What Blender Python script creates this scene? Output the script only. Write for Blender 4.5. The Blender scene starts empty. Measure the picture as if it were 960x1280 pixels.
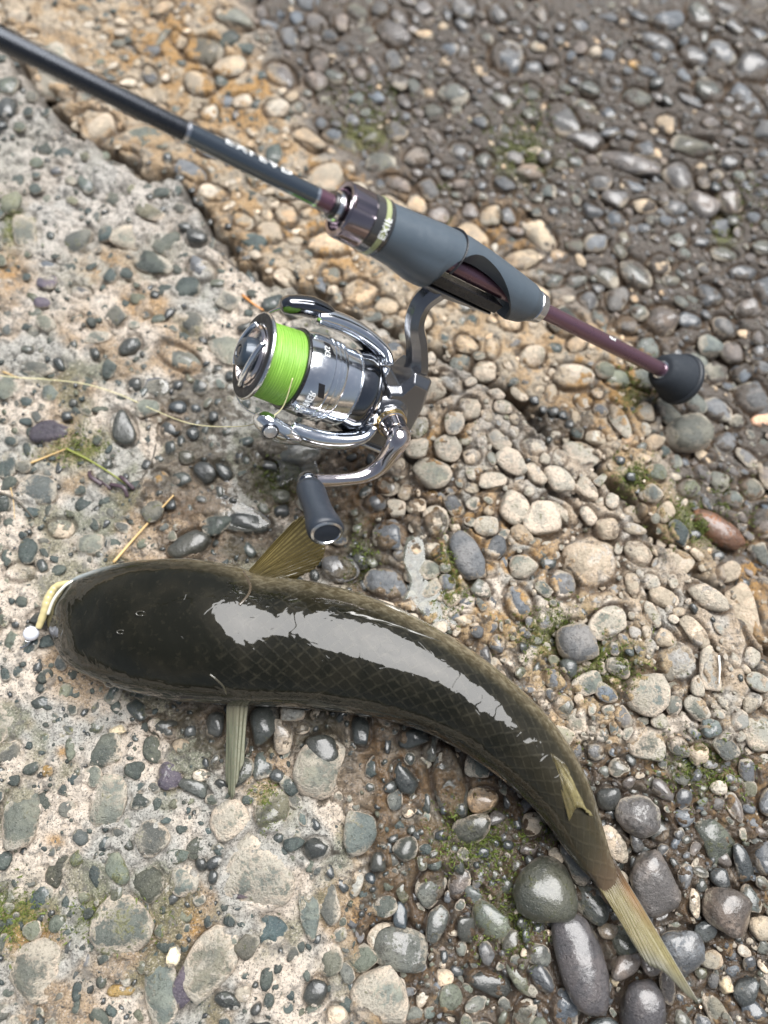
import bpy, math, random
import numpy as np
from mathutils import Vector, Matrix, noise as mnoise

rnd = random.Random(7)
rng = np.random.default_rng(11)
scene = bpy.context.scene
COL = scene.collection

# ------------------------------------------------------------------ camera
TILT = math.radians(18.0); FPX = 960.0; CAMH = 0.42
cam_data = bpy.data.cameras.new('camera')
cam = bpy.data.objects.new('camera', cam_data); COL.objects.link(cam)
cam.location = (0, 0, CAMH); cam.rotation_euler = (TILT, 0, 0)
cam_data.sensor_fit = 'VERTICAL'; cam_data.sensor_height = 36.0; cam_data.sensor_width = 27.0
cam_data.lens = 36.0 * FPX / 1280.0
cam_data.clip_start = 0.01; cam_data.clip_end = 200.0
cam_data.dof.use_dof = True; cam_data.dof.focus_distance = 0.392; cam_data.dof.aperture_fstop = 3.5
scene.camera = cam

# ------------------------------------------------------------------ light: bright veiled sun high overhead, pale sky
SUN_ELEV = 66.0; SUN_AZ = 38.0          # azimuth from +Y towards +X
world = bpy.data.worlds.new('World'); scene.world = world; world.use_nodes = True
wn = world.node_tree.nodes; wl = world.node_tree.links
bgn = wn['Background']
sky = wn.new('ShaderNodeTexSky'); sky.sky_type = 'NISHITA'; sky.sun_disc = False
sky.sun_elevation = math.radians(SUN_ELEV); sky.sun_rotation = math.radians(SUN_AZ)
sky.dust_density = 3.0; sky.air_density = 1.0; sky.ozone_density = 1.0
hs = wn.new('ShaderNodeHueSaturation'); hs.inputs['Saturation'].default_value = 0.6
wl.new(sky.outputs[0], hs.inputs['Color']); wl.new(hs.outputs[0], bgn.inputs['Color'])
bgn.inputs['Strength'].default_value = 0.05
sun_d = bpy.data.lights.new('sun', 'SUN'); sun_d.energy = 5.0; sun_d.angle = math.radians(56.0)
sun_d.color = (1.0, 0.99, 0.98)
sun = bpy.data.objects.new('sun', sun_d); COL.objects.link(sun)
se, sa = math.radians(SUN_ELEV), math.radians(SUN_AZ)
sdir = Vector((math.sin(sa) * math.cos(se), math.cos(sa) * math.cos(se), math.sin(se)))
sun.rotation_euler = (-sdir).to_track_quat('-Z', 'Y').to_euler(); sun.location = sdir * 3

scene.view_settings.view_transform = 'Standard'; scene.view_settings.look = 'None'
scene.view_settings.exposure = 0.70; scene.view_settings.gamma = 1.0
scene.view_settings.use_curve_mapping = False
scene.cycles.max_bounces = 6; scene.cycles.transparent_max_bounces = 8

# ------------------------------------------------------------------ photo pixel <-> place
CF = np.array([0, math.sin(TILT), -math.cos(TILT)]); CU = np.array([0, math.cos(TILT), math.sin(TILT)])
CR = np.array([1.0, 0, 0]); CC = np.array([0, 0, CAMH])
def ray(u, v): return CF + CR * (u - 480) / FPX + CU * (640 - v) / FPX
def gp(u, v, z=0.0):
    r = ray(u, v); return CC + r * ((z - CAMH) / r[2])
def bpd(u, v, d): return CC + ray(u, v) * d
def proj(x, y, z=0.0):
    qx = x; qy = y; qz = z - CAMH
    d = qy * CF[1] + qz * CF[2]
    return 480 + FPX * qx / d, 640 - FPX * (qy * CU[1] + qz * CU[2]) / d, d
def plane_hit(u, v, p0, n):
    r = ray(u, v); n = np.array(n); return CC + r * (np.dot(np.array(p0) - CC, n) / np.dot(r, n))

# ------------------------------------------------------------------ numpy noise
_tab = rng.random((256, 256))
def vnoise(x, y, seed=0):
    x = np.asarray(x) + seed * 17.31; y = np.asarray(y) + seed * 9.77
    xi = np.floor(x).astype(int); yi = np.floor(y).astype(int); fx = x - xi; fy = y - yi
    fx = fx * fx * (3 - 2 * fx); fy = fy * fy * (3 - 2 * fy)
    a = _tab[xi & 255, yi & 255]; b = _tab[(xi + 1) & 255, yi & 255]
    c = _tab[xi & 255, (yi + 1) & 255]; d = _tab[(xi + 1) & 255, (yi + 1) & 255]
    return (a * (1 - fx) + b * fx) * (1 - fy) + (c * (1 - fx) + d * fx) * fy
def fbm(x, y, size, octv=4, seed=0, gain=0.5):
    s = 0; amp = 1; tot = 0; f = 1.0 / size
    for o in range(octv):
        ca, sa_ = math.cos(o * 1.1 + seed), math.sin(o * 1.1 + seed)
        s = s + amp * vnoise((x * ca - y * sa_) * f + 50, (x * sa_ + y * ca) * f + 80, seed + o * 3)
        tot += amp; amp *= gain; f *= 2.03
    return s / tot
def sstep(a, b, x):
    t = np.clip((x - a) / (b - a), 0, 1); return t * t * (3 - 2 * t)
def pdist(u, v, pts):
    """distance to a polyline and side (+ = right/up of it), numpy"""
    best = np.full(np.shape(u), 1e9); side = np.zeros(np.shape(u))
    for (x0, y0), (x1, y1) in zip(pts[:-1], pts[1:]):
        dx, dy = x1 - x0, y1 - y0; L2 = dx * dx + dy * dy
        t = np.clip(((u - x0) * dx + (v - y0) * dy) / L2, 0, 1)
        d = np.hypot(u - x0 - t * dx, v - y0 - t * dy)
        cr = dx * (v - y0) - dy * (u - x0)
        m = d < best
        side = np.where(m, -np.sign(cr), side); best = np.minimum(best, d)
    return best, side

# ------------------------------------------------------------------ zones of the ground (photo pixels at the ground)
CRACK = [(-900, -260), (-60, -30), (20, 68), (43, 108), (77, 134), (86, 166), (132, 190), (183, 208), (233, 232), (258, 268),
         (290, 318), (345, 352), (430, 385), (520, 425), (590, 465), (640, 492), (690, 530), (745, 575), (800, 640),
         (850, 690), (905, 735), (960, 800), (1300, 1080)]
GRAV = [(150, -400), (300, -20), (330, 60), (420, 190), (500, 250), (640, 300), (760, 400), (830, 500), (860, 620), (930, 720), (1300, 1000)]
LOOSE = [(440, 1700), (470, 1290), (450, 1170), (540, 1080), (640, 1000), (720, 960), (840, 935), (960, 900), (1400, 800)]
def zones(x, y):
    u, v, d = proj(x, y, 0.0)
    wob = (fbm(x, y, 0.05, 3, 5) - 0.5) * 46
    wc = (fbm(x, y, 0.014, 3, 15) - 0.5) * 34; wd = (fbm(x, y, 0.014, 3, 16) - 0.5) * 34
    dc, sc = pdist(u + wob * .4 + wc, v + wob * .4 + wd, CRACK)
    dg, sg = pdist(u + wob, v - wob, GRAV)
    dl, sl = pdist(u + wob, v + wob, LOOSE)
    upper = sc > 0
    grav = sstep(-45, 45, dg * sg) * upper
    tan = upper * (1 - grav)
    loose = sstep(-45, 45, -dl * sl) * (~upper)
    return u, v, dc, upper, grav, tan, loose
def height(x, y):
    u, v, dc, upper, grav, tan, loose = zones(x, y)
    h = (fbm(x, y, 0.075, 3, 1) - .5) * 0.014
    ul = sstep(460, 280, v + (u - 200) * .3) * (~upper)
    h = h + (fbm(x, y, 0.016, 4, 2) - .5) * 0.006 * (1 + ul * .9)
    h = h + np.abs(fbm(x, y, .011, 3, 61) - .5) * .010 * (ul + (u > 470) * (~upper) * (1 - loose) * .8)
    rid = 1 - np.abs(2 * fbm(x, y, 0.009, 3, 9) - 1)
    h = h - (rid ** 6) * 0.0016 * (1 - grav)
    pit = sstep(0.62, 0.75, fbm(x, y, 0.006, 3, 21)); h = h - pit * 0.0022
    h = h + (fbm(x, y, 0.0022, 2, 31) - .5) * 0.0018 + (np.abs(fbm(x, y, .007, 3, 77) - .5) * .006) * (grav + loose * .6 + tan * .5)
    h = h + np.where(upper, -0.008 - 0.008 * sstep(0, 120, dc) - 0.012 * grav, 0.004 * np.exp(-dc / 40.0))
    h = h - loose * 0.007
    w = 4 + 9 * vnoise(u / 45.0, v / 45.0, 3)
    h = h - 0.020 * np.exp(-(dc / w) ** 2)
    for (pu, pv, ru, rv, dep) in HOLLOWS:
        q = ((u - pu) / ru) ** 2 + ((v - pv) / rv) ** 2
        h = h - dep * np.exp(-q * 1.2)
    return h
HOLLOWS = [(370, 590, 42, 50, .0035), (330, 640, 30, 24, .002), (197, 483, 18, 12, .002), (523, 715, 22, 50, .002), (545, 765, 26, 30, .002),
           (600, 990, 70, 50, .005), (400, 540, 30, 15, .002)]

# ------------------------------------------------------------------ mesh helpers
def mk(name, verts, faces, mat=None, parent=None, smooth=True, cols=None, uvs=None):
    me = bpy.data.meshes.new(name)
    me.from_pydata([tuple(map(float, v)) for v in verts], [], [tuple(map(int, f)) for f in faces]); 
    if mat is not None:
        for m in (mat if isinstance(mat, (list, tuple)) else [mat]): me.materials.append(m)
    if smooth: me.polygons.foreach_set('use_smooth', [True] * len(me.polygons))
    if cols is not None:
        for cn, arr in cols.items():
            a = me.color_attributes.new(cn, 'FLOAT_COLOR', 'POINT')
            arr = np.asarray(arr, dtype=np.float32)
            full = np.ones((len(verts), 4), np.float32); full[:, :arr.shape[1]] = arr
            a.data.foreach_set('color', full.ravel())
    if uvs is not None:
        ul = me.uv_layers.new(name='UVMap')
        li = np.zeros(len(me.loops), np.int32); me.loops.foreach_get('vertex_index', li)
        ul.data.foreach_set('uv', np.asarray(uvs, np.float32)[li].ravel())
    me.update()
    o = bpy.data.objects.new(name, me); COL.objects.link(o)
    if parent is not None: o.parent = parent
    return o
def thing(name, label, cat, group=None, mat=None):
    o = bpy.data.objects.new(name, None); COL.objects.link(o); o.empty_display_size = 0.01
    o['label'] = label; o['category'] = cat
    if group: o['group'] = group
    if mat is not None: o.matrix_world = mat
    return o
def tag(o, label, cat, group=None):
    o['label'] = label; o['category'] = cat
    if group: o['group'] = group
    return o

class MB:
    """collects shapes into one mesh"""
    def __init__(s): s.v = []; s.f = []
    def add(s, v, f):
        n = len(s.v); s.v += [tuple(p) for p in v]; s.f += [tuple(i + n for i in q) for q in f]; return s
    def lathe(s, prof, seg=48, axis='x', arc=None, cap=True):
        """prof: list of (x, r); around the x axis"""
        V = []; F = []
        for (x, r) in prof:
            for k in range(seg):
                a = 2 * math.pi * k / seg
                V.append((x, r * math.cos(a), r * math.sin(a)))
        for i in range(len(prof) - 1):
            for k in range(seg):
                k2 = (k + 1) % seg
                F.append((i * seg + k, i * seg + k2, (i + 1) * seg + k2, (i + 1) * seg + k))
        if cap:
            if prof[0][1] > 1e-5: F.append(tuple(range(seg))[::-1])
            if prof[-1][1] > 1e-5: F.append(tuple((len(prof) - 1) * seg + k for k in range(seg)))
        return s.add(V, F)
    def tube(s, pts, rad, seg=12, flat=1.0, ref=(0, 0, 1), cap=True):
        """sweep an ellipse: rad[i] or (ra, rb); ra along ref-ish normal, rb sideways"""
        pts = [Vector(p) for p in pts]; V = []; F = []; n = len(pts)
        if not isinstance(rad, (list, tuple)): rad = [rad] * n
        ref = Vector(ref)
        for i, p in enumerate(pts):
            t = (pts[min(i + 1, n - 1)] - pts[max(i - 1, 0)]).normalized()
            nn = (ref - t * ref.dot(t));
            if nn.length < 1e-4: nn = Vector((0.3, 1, 0.2)) - t * Vector((0.3, 1, 0.2)).dot(t)
            nn.normalize(); bb = t.cross(nn)
            r = rad[i]; ra, rb = r if isinstance(r, (tuple, list)) else (r, r * flat)
            for k in range(seg):
                a = 2 * math.pi * k / seg
                V.append(p + nn * (ra * math.cos(a)) + bb * (rb * math.sin(a)))
        for i in range(n - 1):
            for k in range(seg):
                k2 = (k + 1) % seg
                F.append((i * seg + k, i * seg + k2, (i + 1) * seg + k2, (i + 1) * seg + k))
        if cap: F.append(tuple(range(seg))[::-1]); F.append(tuple((n - 1) * seg + k for k in range(seg)))
        return s.add(V, F)
    def hull_box(s, corners):
        """8 corners: bottom 4 then top 4"""
        return s.add(corners, [(0, 3, 2, 1), (4, 5, 6, 7), (0, 1, 5, 4), (1, 2, 6, 5), (2, 3, 7, 6), (3, 0, 4, 7)])
    def xf(s, M): s.v = [tuple(M @ Vector(p)) for p in s.v]; return s
    def build(s, name, mat, parent=None, smooth=True, bevel=0, sub=0, auto=None):
        o = mk(name, s.v, s.f, mat, parent, smooth)
        if bevel:
            b = o.modifiers.new('bevel', 'BEVEL'); b.width = bevel; b.segments = 3; b.limit_method = 'ANGLE'; b.angle_limit = math.radians(35)
        if sub:
            m = o.modifiers.new('sub', 'SUBSURF'); m.levels = sub; m.render_levels = sub
        if auto is not None:
            sharp_by_angle(o.data, auto)
        return o
def sharp_by_angle(me, deg):
    import bmesh
    bm = bmesh.new(); bm.from_mesh(me)
    lim = math.radians(deg)
    for e in bm.edges:
        if len(e.link_faces) == 2 and e.calc_face_angle(0) > lim: e.smooth = False
    bm.to_mesh(me); bm.free()
def catmull(pts, n=8):
    P = [np.array(p, float) for p in pts]; out = []
    for i in range(len(P) - 1):
        p0 = P[max(i - 1, 0)]; p1 = P[i]; p2 = P[i + 1]; p3 = P[min(i + 2, len(P) - 1)]
        for k in range(n):
            t = k / n
            out.append(.5 * ((2 * p1) + (-p0 + p2) * t + (2 * p0 - 5 * p1 + 4 * p2 - p3) * t * t + (-p0 + 3 * p1 - 3 * p2 + p3) * t ** 3))
    out.append(P[-1]); return out

# ------------------------------------------------------------------ materials
def newmat(name):
    m = bpy.data.materials.new(name); m.use_nodes = True
    nt = m.node_tree; return m, nt.nodes, nt.links, nt.nodes['Principled BSDF']
def simple(name, col, rough=0.5, metal=0.0, coat=0.0, spec=0.5, noise_amt=0.0, noise_scale=400, bump=0.0, bump_scale=1500, coat_rough=0.05):
    m, n, l, p = newmat(name)
    p.inputs['Base Color'].default_value = (*col, 1); p.inputs['Roughness'].default_value = rough
    p.inputs['Metallic'].default_value = metal; p.inputs['Coat Weight'].default_value = coat
    p.inputs['Coat Roughness'].default_value = coat_rough
    p.inputs['Specular IOR Level'].default_value = spec
    tc = n.new('ShaderNodeTexCoord')
    nz = n.new('ShaderNodeTexNoise'); nz.inputs['Scale'].default_value = noise_scale; nz.inputs['Detail'].default_value = 4
    l.new(tc.outputs['Object'], nz.inputs['Vector'])
    mr = n.new('ShaderNodeMapRange'); l.new(nz.outputs['Fac'], mr.inputs['Value'])
    mr.inputs['From Min'].default_value = .3; mr.inputs['From Max'].default_value = .7
    mr.inputs['To Min'].default_value = rough * (1 - noise_amt); mr.inputs['To Max'].default_value = min(1, rough * (1 + noise_amt) + .02 * (noise_amt > 0))
    l.new(mr.outputs[0], p.inputs['Roughness'])
    if bump:
        n2 = n.new('ShaderNodeTexNoise'); n2.inputs['Scale'].default_value = bump_scale; n2.inputs['Detail'].default_value = 3
        l.new(tc.outputs['Object'], n2.inputs['Vector'])
        b = n.new('ShaderNodeBump'); b.inputs['Strength'].default_value = bump; b.inputs['Distance'].default_value = 0.0003
        l.new(n2.outputs['Fac'], b.inputs['Height']); l.new(b.outputs[0], p.inputs['Normal'])
    return m

def mathn(n, l, op, a, b=None, c=None):
    q = n.new('ShaderNodeMath'); q.operation = op
    for i, x in enumerate((a, b, c)):
        if x is None: continue
        if isinstance(x, (int, float)): q.inputs[i].default_value = x
        else: l.new(x, q.inputs[i])
    return q.outputs[0]
def mixc(n, l, f, a, b, blend='MIX'):
    q = n.new('ShaderNodeMix'); q.data_type = 'RGBA'; q.blend_type = blend
    for k, x in ((0, f), (6, a), (7, b)):
        if isinstance(x, (int, float)): q.inputs[k].default_value = x
        elif isinstance(x, tuple): q.inputs[k].default_value = (*x, 1)
        else: l.new(x, q.inputs[k])
    return q.outputs[2]
def noisen(n, l, vec, scale, detail=4, rough=.55, dist=0):
    q = n.new('ShaderNodeTexNoise'); q.inputs['Scale'].default_value = scale; q.inputs['Detail'].default_value = detail
    q.inputs['Roughness'].default_value = rough; q.inputs['Distortion'].default_value = dist
    l.new(vec, q.inputs['Vector'])
    k = n.new('ShaderNodeMapRange'); k.clamp = False; l.new(q.outputs['Fac'], k.inputs['Value'])
    for a_, b_ in zip(('From Min', 'From Max', 'To Min', 'To Max'), (.36, .64, .1, .9)): k.inputs[a_].default_value = b_
    return k.outputs[0]
def rng_(n, l, x, a, b, c=0, d=1):
    q = n.new('ShaderNodeMapRange'); q.interpolation_type = 'SMOOTHSTEP'
    l.new(x, q.inputs['Value'])
    for k, val in zip(('From Min', 'From Max', 'To Min', 'To Max'), (a, b, c, d)): q.inputs[k].default_value = val
    return q.outputs[0]

def ground_material():
    m, n, l, p = newmat('conglomerate_matrix')
    geo = n.new('ShaderNodeNewGeometry'); P = geo.outputs['Position']
    ac = n.new('ShaderNodeAttribute'); ac.attribute_name = 'col'
    am = n.new('ShaderNodeAttribute'); am.attribute_name = 'misc'      # r wet, g moss, b lime (cement)
    sp = n.new('ShaderNodeSeparateColor'); l.new(am.outputs['Color'], sp.inputs[0])
    wet, moss, lime = sp.outputs[0], sp.outputs[1], sp.outputs[2]
    col = ac.outputs['Color']
    n1 = noisen(n, l, P, 130, 6, .6); n2 = noisen(n, l, P, 520, 6, .72); n3 = noisen(n, l, P, 1000, 5, .75)
    # lime grit: pale and dark flecks
    dark = rng_(n, l, n2, .60, .85); dark = mathn(n, l, 'MULTIPLY', dark, .75)
    col = mixc(n, l, dark, col, (.11, .105, .095))
    fl = rng_(n, l, n3, .66, .82); fl = mathn(n, l, 'MULTIPLY', fl, mathn(n, l, 'MULTIPLY_ADD', lime, .75, .25))
    col = mixc(n, l, fl, col, (.07, .07, .06))
    pal = rng_(n, l, n3, .38, .1); pal = mathn(n, l, 'MULTIPLY', pal, mathn(n, l, 'MULTIPLY', lime, .7))
    col = mixc(n, l, pal, col, (.72, .66, .60))
    blot = rng_(n, l, n1, .58, .9); blot = mathn(n, l, 'MULTIPLY', blot, .6)
    col = mixc(n, l, blot, col, (.17, .165, .15))
    mo = mathn(n, l, 'ADD', moss, mathn(n, l, 'MULTIPLY_ADD', n2, .5, -.25)); mo = rng_(n, l, mo, .38, .60); mo = mathn(n, l, 'MULTIPLY', mo, .8)
    mosscol = mixc(n, l, rng_(n, l, n3, .4, .6), (.045, .06, .012), (.17, .19, .045))
    col = mixc(n, l, mo, col, mosscol)
    w = mathn(n, l, 'ADD', wet, mathn(n, l, 'MULTIPLY_ADD', n1, .6, -.3)); w = rng_(n, l, w, .32, .52)
    col = mixc(n, l, mathn(n, l, 'MULTIPLY', w, .88), col, mixc(n, l, 1.0, col, (.26, .215, .155), 'MULTIPLY'))
    l.new(col, p.inputs['Base Color'])
    l.new(mathn(n, l, 'MULTIPLY', w, .9), p.inputs['Coat Weight']); p.inputs['Coat Roughness'].default_value = .08; p.inputs['Coat IOR'].default_value = 1.4
    bw_ = n.new('ShaderNodeBump'); bw_.inputs['Distance'].default_value = .0012; bw_.inputs['Strength'].default_value = .5; l.new(mathn(n, l, 'MULTIPLY_ADD', n2, .25, n1), bw_.inputs['Height']); l.new(bw_.outputs[0], p.inputs['Coat Normal'])
    r = mathn(n, l, 'MULTIPLY_ADD', w, -.45, .85); l.new(r, p.inputs['Roughness'])
    b = n.new('ShaderNodeBump'); b.inputs['Distance'].default_value = .0011; b.inputs['Strength'].default_value = .9
    hgt = mathn(n, l, 'ADD', n2, mathn(n, l, 'MULTIPLY', n3, .45)); l.new(hgt, b.inputs['Height'])
    l.new(b.outputs[0], p.inputs['Normal'])
    return m
def pebble_material():
    m, n, l, p = newmat('weathered_pebble')
    geo = n.new('ShaderNodeNewGeometry'); P = geo.outputs['Position']
    ac = n.new('ShaderNodeAttribute'); ac.attribute_name = 'col'
    am = n.new('ShaderNodeAttribute'); am.attribute_name = 'misc'      # r crust, g wet, b edge (0 top, 1 rim)
    ax = n.new('ShaderNodeAttribute'); ax.attribute_name = 'extra'     # r moss
    sp = n.new('ShaderNodeSeparateColor'); l.new(am.outputs['Color'], sp.inputs[0])
    sx = n.new('ShaderNodeSeparateColor'); l.new(ax.outputs['Color'], sx.inputs[0])
    crust, wet, edge = sp.outputs; moss, seed, hue = sx.outputs
    ofs = n.new('ShaderNodeVectorMath'); ofs.operation = 'MULTIPLY_ADD'
    cmb = n.new('ShaderNodeCombineXYZ')
    for i in range(3): l.new(seed, cmb.inputs[i])
    l.new(cmb.outputs[0], ofs.inputs[0]); ofs.inputs[1].default_value = (.37, .51, .83); l.new(P, ofs.inputs[2])
    Q = ofs.outputs[0]
    n1 = noisen(n, l, Q, 110, 6, .6, .4); n2 = noisen(n, l, Q, 560, 5, .65); n3 = noisen(n, l, Q, 1500, 4, .7); n4 = noisen(n, l, Q, 60, 3, .5, 1.0)
    col = ac.outputs['Color']
    col = mixc(n, l, rng_(n, l, n4, .3, .9), col, mixc(n, l, 1.0, col, (1.6, 1.5, 1.4), 'MULTIPLY'))
    col = mixc(n, l, mathn(n, l, 'MULTIPLY', rng_(n, l, n2, .5, .95), .65), col, mixc(n, l, 1.0, col, (.35, .35, .35), 'MULTIPLY'))
    col = mixc(n, l, mathn(n, l, 'MULTIPLY', rng_(n, l, n3, .7, .95), .45), col, (.30, .29, .26))
    col = mixc(n, l, mathn(n, l, 'MULTIPLY', rng_(n, l, n3, .3, .05), .6), col, mixc(n, l, 1.0, col, (.3, .3, .3), 'MULTIPLY'))
    # lime / silt crust creeping in from the rim
    c = mathn(n, l, 'MULTIPLY_ADD', edge, .62, crust); c = mathn(n, l, 'ADD', c, mathn(n, l, 'MULTIPLY_ADD', n1, .55, -.275))
    c = mathn(n, l, 'ADD', c, mathn(n, l, 'MULTIPLY_ADD', n2, .35, -.175))
    c = rng_(n, l, c, .38, .72)
    cc = mixc(n, l, rng_(n, l, n1, .35, .65), (.58, .49, .39), (.38, .35, .29))
    cc = mixc(n, l, mathn(n, l, 'MULTIPLY', rng_(n, l, n3, .6, .95), .7), cc, (.12, .115, .10)); cc = mixc(n, l, mathn(n, l, 'MULTIPLY', rng_(n, l, n2, .6, .95), .6), cc, (.17, .165, .145))
    cc = mixc(n, l, hue, cc, (.33, .22, .11))
    col = mixc(n, l, c, col, cc)
    mo = mathn(n, l, 'ADD', moss, mathn(n, l, 'MULTIPLY_ADD', n2, .4, -.2)); mo = mathn(n, l, 'ADD', mo, mathn(n, l, 'MULTIPLY_ADD', n1, .5, -.25))
    mo = mathn(n, l, 'MULTIPLY', rng_(n, l, mo, .40, .62), .8)
    col = mixc(n, l, mo, col, mixc(n, l, rng_(n, l, n3, .4, .6), (.035, .042, .012), (.15, .16, .05)))
    l.new(col, p.inputs['Base Color'])
    w = mathn(n, l, 'ADD', wet, mathn(n, l, 'MULTIPLY_ADD', n1, .5, -.25)); w = mathn(n, l, 'ADD', w, mathn(n, l, 'MULTIPLY_ADD', n2, .3, -.15)); w = mathn(n, l, 'SUBTRACT', w, mathn(n, l, 'MULTIPLY', c, .25))
    w = rng_(n, l, w, .42, .52)
    col = mixc(n, l, mathn(n, l, 'MULTIPLY', w, .75), col, mixc(n, l, 1.0, col, (.50, .48, .46), 'MULTIPLY')); l.new(col, p.inputs['Base Color'])
    r = mathn(n, l, 'MULTIPLY_ADD', c, .2, .58); r = mathn(n, l, 'MULTIPLY_ADD', w, -.2, r); l.new(r, p.inputs['Roughness'])
    l.new(w, p.inputs['Coat Weight']); p.inputs['Coat Roughness'].default_value = .06; p.inputs['Coat IOR'].default_value = 1.5
    b = n.new('ShaderNodeBump'); b.inputs['Distance'].default_value = .0006; b.inputs['Strength'].default_value = .75
    hgt = mathn(n, l, 'ADD', mathn(n, l, 'MULTIPLY', n2, mathn(n, l, 'MULTIPLY_ADD', c, 1.0, .6)), mathn(n, l, 'MULTIPLY', n3, .4)); hgt = mathn(n, l, 'SUBTRACT', hgt, mathn(n, l, 'MULTIPLY', rng_(n, l, noisen(n, l, Q, 330, 2), .85, 1.0), 1.2)); l.new(hgt, b.inputs['Height'])
    l.new(b.outputs[0], p.inputs['Normal'])
    b2 = n.new('ShaderNodeBump'); b2.inputs['Distance'].default_value = .0006; b2.inputs['Strength'].default_value = .35
    l.new(mathn(n, l, 'MULTIPLY_ADD', n2, .12, n1), b2.inputs['Height']); l.new(b2.outputs[0], p.inputs['Coat Normal'])
    return m
M_GROUND = ground_material(); M_PEB = pebble_material()
def water_material(name, body, mixf, tint=(.8, .8, .76)):
    m, n, l, p = newmat(name)
    out = n['Material Output']
    tr = n.new('ShaderNodeBsdfTransparent'); tr.inputs[0].default_value = (*tint, 1)
    gl = n.new('ShaderNodeBsdfGlossy'); gl.inputs['Roughness'].default_value = .02
    df = n.new('ShaderNodeBsdfDiffuse'); df.inputs[0].default_value = (*body, 1)
    fr = n.new('ShaderNodeFresnel'); fr.inputs[0].default_value = 1.5
    geo = n.new('ShaderNodeNewGeometry')
    nf = noisen(n, l, geo.outputs['Position'], 90, 3); nn = noisen(n, l, geo.outputs['Position'], 420, 5)
    b = n.new('ShaderNodeBump'); b.inputs['Distance'].default_value = .0006; b.inputs['Strength'].default_value = .25
    l.new(nf, b.inputs['Height']); l.new(b.outputs[0], gl.inputs['Normal']); l.new(b.outputs[0], fr.inputs['Normal'])
    m1 = n.new('ShaderNodeMixShader'); l.new(mathn(n, l, 'MULTIPLY', rng_(n, l, nn, .3, .6, .5, 1), mixf), m1.inputs[0]); l.new(tr.outputs[0], m1.inputs[1]); l.new(df.outputs[0], m1.inputs[2])
    m2 = n.new('ShaderNodeMixShader'); l.new(fr.outputs[0], m2.inputs[0]); l.new(m1.outputs[0], m2.inputs[1]); l.new(gl.outputs[0], m2.inputs[2])
    l.new(m2.outputs[0], out.inputs['Surface']); return m

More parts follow.
